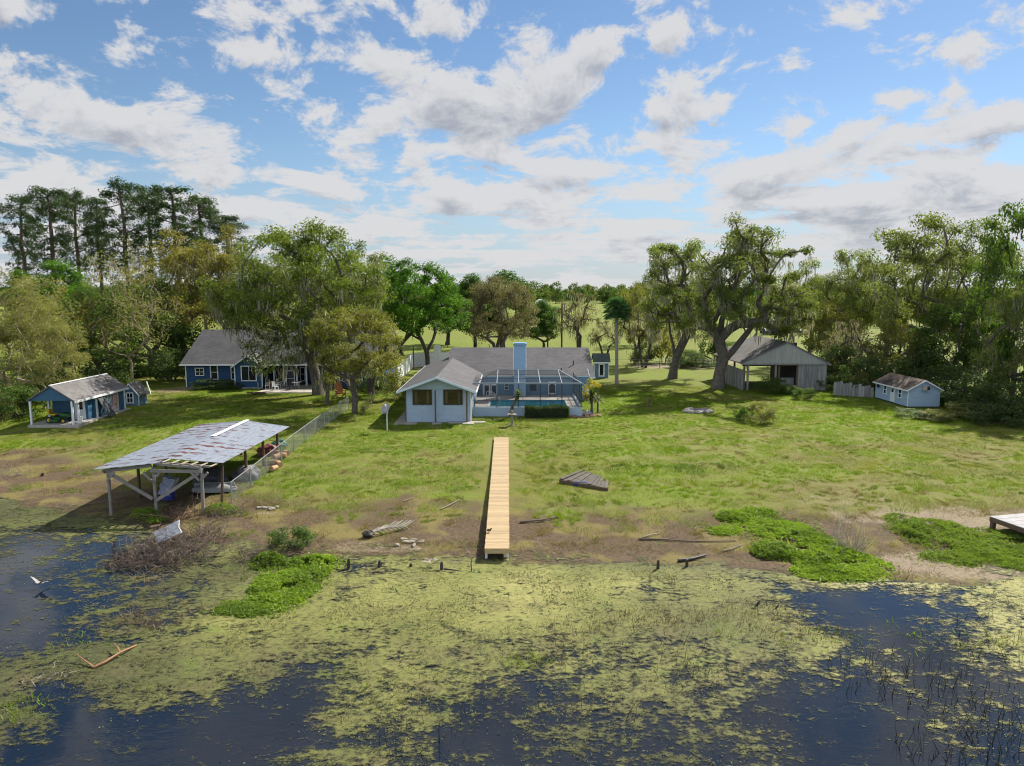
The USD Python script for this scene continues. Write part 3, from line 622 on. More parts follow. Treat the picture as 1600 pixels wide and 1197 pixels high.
# ------------------------------------------------------------------ pole shelter with the rusty metal roof
def shelter():
    t = wthing('pole_shelter', 'open pole shelter with rust-spotted metal roof at the water', 'shelter', (-18, 41.5, .3))
    XL, XM, XR, YA, YB = -21.1, -17.85, -14.98, 34.9, 47.1
    zl = lambda y: 2.50 - .004 * (y - YA); zm = lambda y: 2.83 - .009 * (y - YA); zr = lambda y: 2.60 - .023 * (y - YA)
    N = Nodes(); p = N.add('geometry', 'position')
    v = N.add('voronoi_texture', 'distance', dict(dimensions='3D', metric='euclidean', feature='f1', scale=1.0), vector=N.scale(p, (1.25, .95, 1)))
    n = N.noise(N.scale(p, (.8, 1.5, 1)), 2.3, 4, .6)
    rows = N.add('wave_texture', 'fac', dict(wave_type='bands', bands_direction='y', profile='sine', scale=.34), vector=p)
    m = N.math('subtract', N.math('add', n, N.math('multiply', rows, .18)), N.math('multiply', v, .35))
    nb = N.noise(p, .3, 2)
    m = N.math('add', N.math('add', N.math('multiply', n, .75), N.math('multiply', rows, .17)), N.math('multiply', nb, .42))
    zinc = N.mix(N.smooth(N.noise(N.scale(p, (3, .5, 1)), 2, 4), .3, .7), (.31, .35, .42), (.235, .27, .33))
    c = N.mix(N.smooth(m, .755, .785), zinc, N.mix(N.smooth(n, .4, .7), (.16, .055, .04), (.10, .05, .045)))
    metal = N.make('/World/Looks/rusty_roof_metal', N.add('principled_bsdf', 'BSDF', dict(roughness=.5, metallic=.25, specular_ior_level=.4), base_color=c))
    rng = random.Random(8)
    def sheet(side, y0, y1, ya):
        # a corrugated sheet from ridge to eave
        k = 13; xs = (np.linspace(XL, XM, 2) if side < 0 else np.linspace(XM, XR, 2)); ys = np.linspace(y0, y1, k)
        X, Y, F = grid(xs, ys); Z = np.zeros_like(X)
        for j, y in enumerate(ys):
            e = zl(y) if side < 0 else zr(y); Z[j] = [e, zm(y)] if side < 0 else [zm(y), e]
            Z[j] += .012 * (j % 2) + ya
        v = np.stack([X, Y, Z], -1).reshape(-1, 3); w = v - (0, 0, .012); b = MB(); b.raw(v, F); b.raw(w, F[:, ::-1])
        b.build('roof_sheet', metal, t)
    y = YA; i = 0
    while y < YB - .1:
        y1 = min(y + .92, YB); sheet(-1, y, y1 + .03, rng.uniform(0, .004) + .005 * (i % 2)); y = y1; i += 1
    y = 35.95
    while y < YB - .1:
        y1 = min(y + .92, YB); sheet(1, y, y1 + .03, rng.uniform(0, .004) + .005 * (i % 2)); y = y1; i += 1
    c = MB()
    for s in (-1, 1): c.poly([(XM, 41.5, zm(41.5) + .075), (XM + s * .16, 41.5, zm(41.5) + .055), (XM + s * .16, YB + .05, zm(YB) + .055), (XM, YB + .05, zm(YB) + .075)], (0, 0, -.015))
    c.build('ridge_cap', white, t)
    g = lambda x, y: float(gz(x, y))
    rows = (35.15, 38.0, 41.0, 44.0, 46.8)
    for x, zf in ((-20.5, lambda y: zl(y) + .02), (-18.2, lambda y: zm(y) - .12), (-15.75, lambda y: zr(y) + .02)):
        for k, y in enumerate(rows):
            if (x == -18.2 and k in (1, 3)) or (x == -15.75 and k == 1): continue
            a = rng.uniform(-.05, .05)
            MB().tube([(x + a, y, g(x, y) - .4), (x, y, zf(y) - .12)], [.095, .08], 8).build('post', bark_wood if k == 0 else brown_wood, t, True)
    a = .0
    pp = at(345, 785, .3); MB().tube([(pp[0], 36.6, g(pp[0], 36.6) - .3), (-15.3, 36.7, zr(36.7) - .02)], .075, 8).build('post', brown_wood, t, True)
    # front frame: cross beam, diagonal braces, knee braces, exposed rafters
    MB().bar((-20.75, 35.1, zl(35) - .14), (-18.25, 35.08, zm(35) - .17), .08, .16).build('beam', bark_wood, t)
    MB().bar((-18.3, 35.02, zm(35) - .42), (-15.7, 35.02, zm(35) - .46), .07, .17).build('beam', bark_wood, t)
    MB().bar((-20.4, 35.02, zl(35) - .2), (-18.25, 35.0, .95), .06, .17).build('brace', bark_wood, t)
    MB().bar((-18.1, 35.03, .85), (-15.85, 35.03, zm(35) - .55), .06, .17).build('brace', bark_wood, t)
    for x, s in ((-18.2, 1), (-18.2, -1), (-15.78, -1), (-15.78, 1), (-20.5, 1)):
        MB().bar((x, 34.97, zm(35) - .95), (x + s * .42, 34.97, zm(35) - .5), .06, .11).build('knee_brace', bark_wood, t)
    MB().bar((-18.15, 35.1, zm(35) - .08), (-15.75, 35.1, zr(35) - .06), .07, .13).build('rafter', bark_wood, t)
    MB().bar((-18.15, 35.35, zm(35.3) - .08), (-15.4, 35.35, zr(35.3) - .06), .07, .13).build('rafter', bark_wood, t)
    for i in range(6):
        f = i / 5; x = -17.7 + f * 2.4; MB().bar((x, 35.1, zm(35) * (1 - f) + zr(35) * f + .0), (x, 36.1, zm(36) * (1 - f) + zr(36) * f - .05), .09, .04).build('purlin', plain('pale_timber', (.42, .37, .30), .8, .3, 4), t)
    for y in rows[1:]:
        MB().bar((-20.9, y + .1, zl(y) - .1), (-18.1, y + .1, zm(y) - .1), .06, .14).bar((-18.1, y + .1, zm(y) - .1), (-15.3, y + .1, zr(y) - .1), .06, .14).build('rafter', brown_wood, t)
    for x, f in ((-20.6, lambda y: zl(y) + .0), (-15.6, lambda y: zr(y) + .0), (-18.1, lambda y: zm(y) - .03)):
        MB().bar((x, 36.1 if x > -16 else 35, f(36) - .16), (x, 47.0, f(47.0) - .16), .06, .12).build('purlin_beam', brown_wood, t)
shelter()
rng = random.Random(3)
t = wthing('wrapped_float', 'white and blue tarp-wrapped float standing under the metal shelter', 'float', tuple(at(264, 780, .25)))
p = at(264, 780, .25)
b = trimesh.creation.box((.62, .5, 1.0)); b = b.subdivide().subdivide(); b.vertices += (meshkit.fbm(b.vertices * 3 + 5, 3, 2)[:, None] - .5) * .22; b.apply_transform(trimesh.transformations.rotation_matrix(.35, (0, 1, 0))); b.apply_translation(p + (0, 0, .75))
MB().add(b).build('tarp', plain('crumpled_white_tarp', (.42, .44, .52), .5, .5, 5, .5, 12, col2=(.22, .24, .36)), t)
b = trimesh.creation.box((.5, .42, .35)).subdivide(); b.vertices += (meshkit.fbm(b.vertices * 4 + 2, 2, 4)[:, None] - .5) * .15; b.apply_translation(p + (.05, -.05, .2))
MB().add(b).build('blue_base', plain('blue_tarp', (.02, .03, .22), .5, .3, 4), t)
t = wthing('upturned_boat', 'pale upturned boat lying in the shade under the shelter', 'boat', (-16.6, 38.8, .4))
h = trimesh.creation.icosphere(3, 1.0); h.apply_scale((1.25, .55, .42)); h = h.slice_plane((0, 0, -.02), (0, 0, 1)); h.apply_transform(trimesh.transformations.rotation_matrix(.1, (0, 0, 1))); h.apply_translation((-16.7, 38.8, .32))
MB().add(h).build('hull', plain('dull_hull', (.28, .30, .30), .6, .3), t, True); MB().bar((-17.8, 38.7, .62), (-15.6, 38.9, .62), .06, .26).build('keel', plain('dull_hull', (.28, .3, .3)), t)

# ------------------------------------------------------------------ barn
def barn():
    X0, X1, XM, Y0, Y1 = 25.0, 34.05, 29.68, 76.3, 86.8
    t = wthing('barn', 'weathered grey wooden barn with open front and gable roof', 'barn', (29.5, 81, .6))
    N = Nodes(); p = N.add('geometry', 'position'); n = N.noise(N.scale(p, (3, 3, .35)), 2.2, 6, .65); n2 = N.noise(N.scale(p, (8, 8, .5)), 2.0, 4, .6); oi = N.add('object_info', 'random')
    c = N.mix(N.smooth(n, .35, .7), (.29, .29, .28), (.17, .165, .16)); c = N.mix(N.smooth(n2, .55, .75, 0, .7), c, (.10, .095, .085))
    v = N.add('map_range', 'result', dict(range_type='linear', from_min=0., from_max=1., to_min=.72, to_max=1.2, clamp=True), value=oi)
    c = N.add('hsv', 'color', dict(hue=.5, saturation=1., fac=1.), value=v, color=c)
    wood = N.make('/World/Looks/weathered_boards', N.add('principled_bsdf', 'BSDF', dict(roughness=.85, specular_ior_level=.2), base_color=c)); MATS['boards'] = wood
    gwood = plain('stained_plywood', (.34, .345, .315), .8, .5, 1.2, 0, stretch=(2.5, 1, .6), col2=(.30, .30, .275), rand=.04)
    gable_y(MB(), X0 - .35, X1 + .35, XM, 3.62, 3.55, 5.92, Y0 - .15, Y1, .1).build('roof', roof_pale, t)
    x = X0 - .2
    while x < X1 + .15:                                       # the gable's boards
        x1 = x + .3; xm = (x + x1) / 2
        top = lambda q: 3.6 + (q - X0 + .35) / (XM - X0 + .35) * 2.28 if q < XM else 3.55 + (X1 + .35 - q) / (X1 + .35 - XM) * 2.33
        if top(x) > 3.75 and top(x1) > 3.75 or True:
            z0 = 3.42; MB().poly([(x, Y0 - .04, z0), (x1 - .012, Y0 - .04, z0), (x1 - .012, Y0 - .04, top(x1) - .06), (x, Y0 - .04, top(x) - .06)], (0, .04, 0)).build('gable_board', gwood, t)
        x = x1
    MB().box(X0 - .3, X1 + .3, Y0 - .09, Y0 - .045, 3.44, 3.58).build('trim_board', wood, t)
    k = 0; x = 30.95
    while x < X1 - .01:                                       # boards right of the opening
        MB().box(x, min(x + .29, X1), Y0 - .01 * (k % 2), Y0 + .04, .5, 3.42).build('board', wood, t); x += .3; k += 1
    y = Y0
    while y < Y1 - .1:                                        # left side: gap under the eave
        MB().box(X0 - .02 + .01 * (k % 2), X0 + .03, y, y + .29, .5, 2.85).build('board', wood, t); y += .3; k += 1
    y = Y0
    MB().box(X1 - .05, X1, Y0 + .05, Y1, .5, 3.5).build('wall', wood, t)
    for y in (Y0 + .1, 79.8, 83.2, Y1 - .1):
        MB().box(X0 + .04, X0 + .22, y - .09, y + .09, .5, 3.55).build('post', brown_wood, t)
    for x in (25.55, 28.55, 28.9):
        MB().box(x - .1, x + .1, Y0 + .06, Y0 + .22, .5, 3.45).build('post', bark_wood if x < 28.8 else brown_wood, t)
    MB().box(30.8, 30.95, Y0 + .02, Y0 + .2, .5, 3.45).build('post', brown_wood, t)
    MB().box(X0, X1, Y0 + .23, Y0 + .4, 3.25, 3.5).build('beam', brown_wood, t)
    # stall behind the right of the opening, dark loft behind
    MB().box(28.9, 30.9, Y0 + .9, Y0 + .98, .5, 1.9).build('stall_wall', wood, t)
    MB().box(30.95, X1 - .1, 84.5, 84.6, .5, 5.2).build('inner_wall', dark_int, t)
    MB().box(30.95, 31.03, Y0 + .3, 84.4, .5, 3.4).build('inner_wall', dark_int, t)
    for x in (31.5, 31.9, 32.7): MB().box(x, x + .08, 84.38, 84.47, 1.6, 3.2).build('light_gap', wood, t)
    MB().box(X0 + .2, X1 - .2, 77, Y1 - .2, 3.52, 3.58).build('loft_floor', brown_wood, t)
barn()
def right_shed():
    X0, X1, XM, Y0, Y1 = 36.62, 39.62, 38.1, 65.0, 70.9
    t = wthing('garden_shed', 'small pale blue shed with patched roof and wall air conditioner', 'shed', (38, 68, .6))
    MB().box(X0, X1, Y0, Y1, .72, 2.36).poly([(X0, Y0, 2.36), (X1, Y0, 2.36), (XM, Y0, 3.08)], (0, .1, 0)).build('wall', sid_shed, t)
    MB().box(X0 + .1, X1 - .1, Y0 + .1, Y1 - .1, .5, .72).build('skid', dark_int, t)
    gable_y(MB(), X0 - .2, X1 + .2, XM, 2.28, 2.28, 3.2, Y0 - .15, Y1 + .15, .08).build('roof', roof_brown, t)
    f = MB()
    for a, c in (((X0 - .2, 2.28), (XM, 3.2)), ((XM, 3.2), (X1 + .2, 2.28))): f.poly([(a[0], Y0 - .2, a[1] + .01), (c[0], Y0 - .2, c[1] + .01), (c[0], Y0 - .2, c[1] - .12), (a[0], Y0 - .2, a[1] - .12)], (0, .045, 0))
    f.box(X0 - .25, X0 - .21, Y0 - .15, Y1 + .15, 2.16, 2.28)
    f.build('fascia', white, t)
    MB().box(X0 - .03, X0 + .05, Y0 - .03, Y0, .75, 2.3).build('corner_board', white, t)
    a = MB().box(37.85, 38.45, Y0 - .32, Y0, 2.28, 2.66).build('air_conditioner', plain('beige_metal', (.42, .38, .33), .5), t)
    MB().box(38.18, 38.43, Y0 - .325, Y0 - .318, 2.31, 2.63).build('grille', black, a)
    for y in (66.3, 69.0): window(t, (X0, y, 1.75), .42, .72, axis='x', t=.09, nz=2)
    d = MB().box(X0 - .05, X0, 67.2, 67.95, .78, 2.2).build('door', white, t); MB().box(X0 - .06, X0 - .05, 67.4, 67.75, 1.7, 2.05).build('pane', dark_glass, d)
    window(t, (X0, 70.3, 1.95), .3, .3, axis='x', t=.03, frame=black)
right_shed()
t = wthing('board_fence', 'leaning grey board fence beside the pale blue shed', 'fence', (35.2, 72, .6))
for k in range(13):
    x = 33.2 + k * .26; MB().poly([(x, 72.6 - .12 * k, .5), (x + .24, 72.5 - .12 * k, .5), (x + .24, 72.5 - .12 * k, 2.0 - .03 * k + .1 * (k % 3)), (x, 72.6 - .12 * k, 2.0 - .03 * k + .1 * (k % 3))], (0, .03, 0)).build('board', MATS['boards'], t)
MB().bar((33.2, 72.68, 1.5), (36.5, 71.12, 1.3), .06, .1).build('rail', brown_wood, t)
t = wthing('garden_hut', 'tiny narrow blue hut with white framed glass door behind the ranch house', 'hut', (11, 87.5, .6))
MB().box(10.2, 11.9, 87.1, 88.6, .5, 2.55).build('wall', sid_lanai, t)
gable_x(MB(), 86.9, 88.9, 88.0, 2.6, 2.9, 3.62, 9.98, 12.12, .07).build('roof', roof_green, t)
window(t, (11.05, 87.1, 1.6), .42, 1.3, t=.16, d=.05, name='door')
MB().box(10.16, 10.24, 87.06, 87.1, .6, 2.5).box(11.86, 11.94, 87.06, 87.1, .6, 2.5).box(9.98, 12.12, 86.85, 86.9, 2.44, 2.6).build('corner_board', white, t)

# ------------------------------------------------------------------ boardwalk
def boardwalk():
    t = wthing('boardwalk', 'long new yellow pine boardwalk running from lawn to water', 'boardwalk', (-.7, 40, .5))
    rng = random.Random(4); n = 156; Y0, Y1 = 29.15, 50.9
    xl = lambda y: -1.165 - .13 * (y - Y0) / (Y1 - Y0); zt = lambda y: .545 + .24 * (y - Y0) / (Y1 - Y0)
    L = (Y1 - Y0) / n
    for i in range(n):
        y = Y0 + i * L; j = rng.uniform(-.012, .012); z = zt(y) + rng.uniform(-.002, .002)
        MB().box(xl(y) + j, xl(y) + 1.05 + j, y, y + L - .008, z - .038, z).build('plank', new_wood, t)
    for dx in (.06, .52, .98): MB().bar((xl(Y0) + dx, Y0 + .04, zt(Y0) - .135), (xl(Y1) + dx, Y1 - .05, zt(Y1) - .135), .045, .19).build('joist', new_wood, t)
    MB().box(xl(Y0), xl(Y0) + 1.05, Y0 - .045, Y0 - .002, zt(Y0) - .23, zt(Y0) - .005).build('end_board', new_wood, t)
    for k in range(10):
        y = Y0 + .12 + k * 2.35
        for dx in (.06, .98):
            x = xl(y) + dx; MB().box(x - .05, x + .05, y, y + .1, float(gz(x, y)) - .5, zt(y) - .23).build('post', new_wood if k else white, t)
boardwalk()
def small_dock():
    t = wthing('small_dock', 'weathered grey plank dock at the right edge of the picture', 'dock', (24.2, 31, .5))
    a, b = np.array([22.85, 32.85]), np.array([23.35, 30.75])
    d = (b - a) / np.linalg.norm(b - a); r = np.array([-d[1], d[0]])
    for i in range(15):
        p = a + d * (i * .147); q = p + r * 3.2; z = .74 + (i % 3) * .003
        MB().poly([(*p, z), (*(p + d * .138), z), (*(q + d * .138), z), (*q, z)], (0, 0, -.04)).build('plank', plain('silver_planks', (.36, .36, .37), .8, .3, 3, .3, 30), t)
    MB().bar((*(a - r * 0 + d * .02), .61), (*(b + d * .05), .61), .06, .2).build('side_board', brown_wood, t)
    MB().bar((*(b + d * .1), .61), (*(b + d * .1 + r * 3.2), .61), .06, .2).build('side_board', brown_wood, t)
    for p in (a + d * .1 + r * .12, b - d * .05 + r * .12, b + r * 2.6, a + r * 2.6):
        MB().box(p[0] - .09, p[0] + .09, p[1] - .09, p[1] + .09, -.4, .6).build('post', brown_wood, t)
small_dock()
def platform():
    c = at(914, 752, .45); t = wthing('broken_platform', 'collapsed grey wooden platform lying on the lawn above a blue barrel', 'platform', tuple(c))
    A, B, C, D_ = at(874, 748, .62), at(950, 762, .5), at(952, 745, .5), at(908, 736, .62)
    A[2], B[2], C[2], D_[2] = .62, .5, .47, .68
    old = plain('rotten_boards', (.12, .105, .09), .9, .4, 3, .5, 25, col2=(.055, .048, .04))
    n = 12; rng = random.Random(2)
    for i in range(n):
        f0, f1 = i / n, (i + .9) / n
        p, q, r, s = A + (B - A) * f0, A + (B - A) * f1, D_ + (C - D_) * f1, D_ + (C - D_) * f0
        e = rng.uniform(.55, 1.0) if i > 6 else rng.uniform(.9, 1.03); z = rng.uniform(-.03, .03)
        MB().poly([p + (0, 0, z), q + (0, 0, z), q + (r - q) * e + (0, 0, z), p + (s - p) * e + (0, 0, z)], (0, 0, -.04)).build('plank', old, t)
    MB().bar(A + (0, -.03, -.14), B + (0, -.03, -.12), .06, .2).bar(A + (D_ - A) * .5 + (0, 0, -.15), B + (C - B) * .5 + (0, 0, -.15), .06, .16).build('side_board', brown_wood, t)
    MB().bar(A + (.05, .05, -.14), D_ + (.05, -.1, -.2), .06, .18).build('side_board', brown_wood, t)
    p = at(910, 762, .35); bt = wthing('barrel', 'blue plastic barrel under the broken platform', 'barrel', tuple(p))
    MB().tube([(p[0] - .45, p[1] + .52, .38), (p[0] - .3, p[1] + .49, .40), (p[0] + .3, p[1] + .39, .40), (p[0] + .42, p[1] + .36, .38)], [.16, .19, .19, .16], 14).build('drum', plain('blue_plastic', (.008, .035, .16), .4), bt, True)
platform()

# ------------------------------------------------------------------ fences
def chain_fence():
    t = wthing('chain_link_fence', 'galvanised chain-link fence between the two lawns', 'fence', (-14.9, 50, .5))
    ys = np.arange(36.8, 64.2, 2.72); X = lambda y: -14.95 + .02 * np.sin(y); h = 1.15
    for y in ys:
        g = float(gz(X(y), y)); MB().tube([(X(y), y, g - .2), (X(y), y, g + h + .04)], .032 if y > 37 else .045, 7).build('post', steel, t)
    MB().tube([(X(y), y, float(gz(X(y), y)) + h) for y in ys], .024, 6).build('top_rail', steel, t)
    # woven wire: two families of diagonals
    P, cnt = [], []
    y0, y1, s = ys[0], ys[-1], .085
    for k in np.arange(y0 - h, y1, s):
        for sg in (1, -1):
            a = max(k, y0); b = min(k + h, y1)
            if b <= a: continue
            za, zb = (a - k), (b - k)
            if sg < 0: za, zb = h - za, h - zb
            P += [(X(a) - .02, a, float(gz(X(a), a)) + .02 + za), (X(b) - .02, b, float(gz(X(b), b)) + .02 + zb)]; cnt.append(2)
    path = str(t.GetPath()) + '/wire_mesh'; c = UsdGeom.BasisCurves.Define(stage, path)
    c.CreateTypeAttr('linear'); c.CreatePointsAttr(Vt.Vec3fArray.FromNumpy((np.array(P) - WO[str(t.GetPath())]).astype(np.float32))); c.CreateCurveVertexCountsAttr(Vt.IntArray(cnt)); c.CreateWidthsAttr(Vt.FloatArray([.004] * len(P))); c.SetWidthsInterpolation('vertex')
    UsdShade.MaterialBindingAPI.Apply(c.GetPrim()).Bind(steel); tag(c, None, None, None, 'stuff')
chain_fence()
def vinyl_fence():
    t = wthing('vinyl_fence', 'white vinyl panel fence at the back between the two houses', 'fence', (-13, 92, .6))
    def run(a, b, n, h):
        a, b = np.array(a, float), np.array(b, float)
        for i in range(n + 1):
            p = a + (b - a) * i / n; g = .6
            MB().box(p[0] - .07, p[0] + .07, p[1] - .07, p[1] + .07, g, g + h + .12).build('post', white, t)
            if i < n:
                q = a + (b - a) * (i + 1) / n; d = (q - p) / np.linalg.norm(q - p)
                MB().bar((*(p + d * .08), g + .1 + h / 2 - .05), (*(q - d * .08), g + .1 + h / 2 - .05), .04, h - .1).build('panel', white, t)
    run((-13.4, 82.5), (-13.9, 99.4), 7, 2.0); run((-13.8, 99.5), (-8.8, 101), 3, 2.0)
vinyl_fence()
def field_fence():
    t = wthing('wire_fence', 'wire field fence on thin posts at the edge of the pasture', 'fence', (14, 98, .6))
    xs = list(np.arange(8.5, 62, 3.0))
    for x in xs: MB().box(x - .04, x + .04, 97.96, 98.04, .4, 2.0).build('post', brown_wood, t)
    for z in (1.0, 1.4, 1.85): MB().tube([(8.5, 98, z), (61, 98, z)], .012, 4).build('wire', steel, t)
field_fence()

# ------------------------------------------------------------------ yard things
def sat_dish():
    p = at(605, 674); t = wthing('satellite_dish', 'grey satellite dish on a white pole on the lawn beside the wing', 'satellite dish', tuple(p))
    MB().tube([p + (0, 0, -.2), p + (0, 0, 1.65)], .035, 8).build('pole', white, t)
    u, v = [], []
    R = .44; rings = 6; seg = 22; V = [(0, 0, 0)]
    for i in range(1, rings + 1):
        for k in range(seg): a = 2 * np.pi * k / seg; r = R * i / rings; V.append((r * np.cos(a), .35 * r * r / R, r * np.sin(a)))
    Fc = [(0, 1 + k, 1 + (k + 1) % seg) for k in range(seg)] + [q for i in range(rings - 1) for k in range(seg) for q in ((1 + i * seg + k, 1 + (i + 1) * seg + k, 1 + (i + 1) * seg + (k + 1) % seg), (1 + i * seg + k, 1 + (i + 1) * seg + (k + 1) % seg, 1 + i * seg + (k + 1) % seg))]
    m = trimesh.Trimesh(np.array(V) * (1, -1, 1), Fc, process=False)
    M = trimesh.transformations.rotation_matrix(math.radians(-38), (0, 0, 1)) @ trimesh.transformations.rotation_matrix(math.radians(-28), (1, 0, 0))
    m.apply_transform(M); m.apply_translation(p + (0, 0, 1.75)); b = m.copy(); b.vertices += np.array(M[:3, 1]) * .015; b.invert()
    MB().add(m).add(b).build('reflector', plain('dish_grey', (.30, .31, .33), .5, .15), t, True)
    tip = p + (0, 0, 1.75) + M[:3, 1] * -.55 + np.array([.28, 0, .1]); MB().bar(p + (.08, 0, 1.45), tip, .035).box(tip[0] - .05, tip[0] + .05, tip[1] - .09, tip[1] + .05, tip[2] - .06, tip[2] + .08).build('feed_arm', white, t)
sat_dish()
def bird_bath():
    p = at(800, 666); t = wthing('bird_bath', 'grey stone bird bath on a pedestal in front of the pool wall', 'bird bath', tuple(p))
    st = plain('mossy_stone', (.30, .27, .23), .85, .5, 4, .5, 20, col2=(.16, .15, .12))
    MB().tube([p + (0, 0, z) for z in (-.05, .08, .1, .2, .75, .86)], [.2, .2, .15, .12, .11, .16], 14).build('pedestal', st, t, 30)
    MB().tube([p + (0, 0, z) for z in (.86, .90, .98, .99, .93)], [.12, .3, .40, .36, .1], 18).build('basin', st, t, 30)
    MB().tube([p + (0, 0, z) for z in (.93, 1.05, 1.12, 1.2, 1.28, 1.33)], [.1, .11, .08, .11, .09, .02], 10).build('figure', st, t, 30)
bird_bath()
def adirondack(x, y, rot, mat, name, label, s=1.0):
    t = thing(name, label, 'chair', (x, y, float(gz(x, y)) + .03), rot, scale=(s, s, s))
    for i in range(5): MB().box(-.29, .29, -.42 + i * .12, -.31 + i * .12, .38 - i * .03, .405 - i * .03).build('slat', mat, t)
    for i in range(5):
        xx = -.27 + i * .115; MB().poly([(xx, .16, .26), (xx + .10, .16, .26), (xx + .11, .48, 1.05 + .06 * (2 - abs(i - 2))), (xx - .01, .48, 1.05 + .06 * (2 - abs(i - 2)))], (0, .022, .01)).build('back_slat', mat, t)
    for sx in (-.33, .33):
        MB().box(sx - .02, sx + .02, -.42, -.33, 0, .56).build('leg', mat, t); MB().bar((sx, -.4, .36), (sx, .5, .03), .03, .12).build('leg', mat, t); MB().box(sx - .07, sx + .07, -.48, .3, .565, .59).build('armrest', mat, t)
    return t
orange = plain('orange_stained_wood', (.36, .13, .035), .6, .3, 4)
p = at(531, 622); adirondack(p[0], p[1], .5, orange, 'garden_chair', 'large orange wooden garden chair between the small oak and the blue house', 1.35)
def chair(x, y, rot, mat, label, z):
    t = thing('patio_chair', label, 'chair', (x, y, z), rot, 'chairs on the patio of the blue house')
    MB().box(-.24, .24, -.24, .24, .42, .46).build('seat', mat, t)
    b = MB()
    for i in range(6): b.box(-.22 + i * .078, -.22 + i * .078 + .045, .22, .25, .46, .95)
    b.box(-.24, .24, .215, .255, .95, 1.0).build('backrest', mat, t)
    for sx in (-.22, .22):
        for sy in (-.22, .22): MB().box(sx - .02, sx + .02, sy - .02, sy + .02, 0, .42).build('leg', mat, t)
        MB().box(sx - .025, sx + .025, -.22, .22, .64, .67).build('armrest', mat, t)
    return t
pz = .725
p = at(418, 608, pz); chair(p[0], p[1], -1.2, white, 'white patio chair left of the orange table', pz)
p = at(430, 610, pz); chair(p[0], p[1], 2.8, white, 'white patio chair with its back to the lawn before the orange table', pz)
p = at(437, 606, pz); chair(p[0], p[1], 1.4, white, 'white patio chair right of the orange table', pz)
p = at(456, 609, pz); chair(p[0], p[1], 2.0, black, 'black patio chair by the pale table', pz)
def table(px, py, r, mat, label, name='patio_table'):
    p = at(px, py, pz); t = wthing(name, label, 'table', tuple(p))
    MB().tube([p + (0, 0, .70), p + (0, 0, .74)], r, 18).build('tabletop', mat, t)
    for a in range(4): MB().bar(p + (r * .6 * math.cos(a * 1.57 + .8), r * .6 * math.sin(a * 1.57 + .8), 0), p + (r * .6 * math.cos(a * 1.57 + .8), r * .6 * math.sin(a * 1.57 + .8), .7), .05).build('leg', mat, t)
table(427, 606, .55, orange, 'round orange patio table beside the bay of the blue house')
table(464, 607, .55, plain('pale_table', (.45, .42, .38), .6), 'round pale patio table under the porch edge')
p = at(401, 617); t = wthing('log_pile', 'low pile of dark logs at the corner of the patio', 'log pile', tuple(p))
rng = random.Random(9)
for i in range(7):
    x, y = p[0] + rng.uniform(-.9, .9), p[1] + rng.uniform(-.3, .3); a = rng.uniform(-.5, .5)
    MB().tube([(x - .35 * math.cos(a), y - .35 * math.sin(a), .74 + .1 * (i % 2)), (x + .35 * math.cos(a), y + .35 * math.sin(a), .76 + .1 * (i % 2))], .09, 8).build('log', brown_wood, t)
def stones(name, label, cx, cy, rx, ry, n, mat, seed, s0=.14, s1=.26, ring=False):
    rng = random.Random(seed); t = wthing(name, label, 'stones', (cx, cy, float(gz(cx, cy))))
    for i in range(n):
        a = rng.uniform(0, 6.28) if not ring else 6.28 * i / n; r = rng.uniform(.75, 1.05) if ring else math.sqrt(rng.random())
        x, y = cx + rx * r * math.cos(a), cy + ry * r * math.sin(a)
        m = trimesh.creation.icosphere(1, 1.0); m.vertices *= 1 + (meshkit.noise(m.vertices * 1.7 + i * 3.1, seed)[:, None] - .5) * .6
        s = rng.uniform(s0, s1); m.apply_scale((s * rng.uniform(1, 1.5), s, s * .7)); m.apply_transform(trimesh.transformations.rotation_matrix(rng.uniform(0, 6.28), (0, 0, 1))); m.apply_translation((x, y, float(gz(x, y)) + s * .35))
        MB().add(m).build('stone', mat, t)
st = plain('grey_stone', (.34, .31, .30), .85, .5, 3, .4, 15, col2=(.18, .16, .16), rand=.2)
p = at(1091, 644); stones('fire_pit', 'low ring of grey stones on the lawn before the barn', p[0], p[1], 1.35, .8, 26, st, 4, .17, .3, True)
p = at(920, 651); stones('brick_edging', 'reddish stone edging round the bed at the corner of the pool wall', p[0] - .6, p[1], 1.5, .5, 20, plain('red_stone', (.30, .17, .12), .85, .4, 3), 6, .12, .2, True)
p = at(932, 646); stones('rock_pile', 'pale rocks heaped against the corner of the pool wall', 6.6, 61.4, .5, .6, 9, plain('white_stone', (.55, .54, .52), .8, .3, 3), 7, .16, .28)
p = at(1014, 636); t = wthing('charred_post', 'short dark post standing in the tree shade on the lawn', 'post', tuple(p))
MB().tube([p + (0, 0, -.1), p + (.02, 0, .75), p + (.06, 0, .95)], [.10, .09, .05], 7).build('stump', brown_wood, t)
MB().tube([p + (.02, 0, .8), p + (.3, 0, .86)], [.05, .02], 6).build('branch_stub', plain('rust_bark', (.34, .12, .04), .8), t)

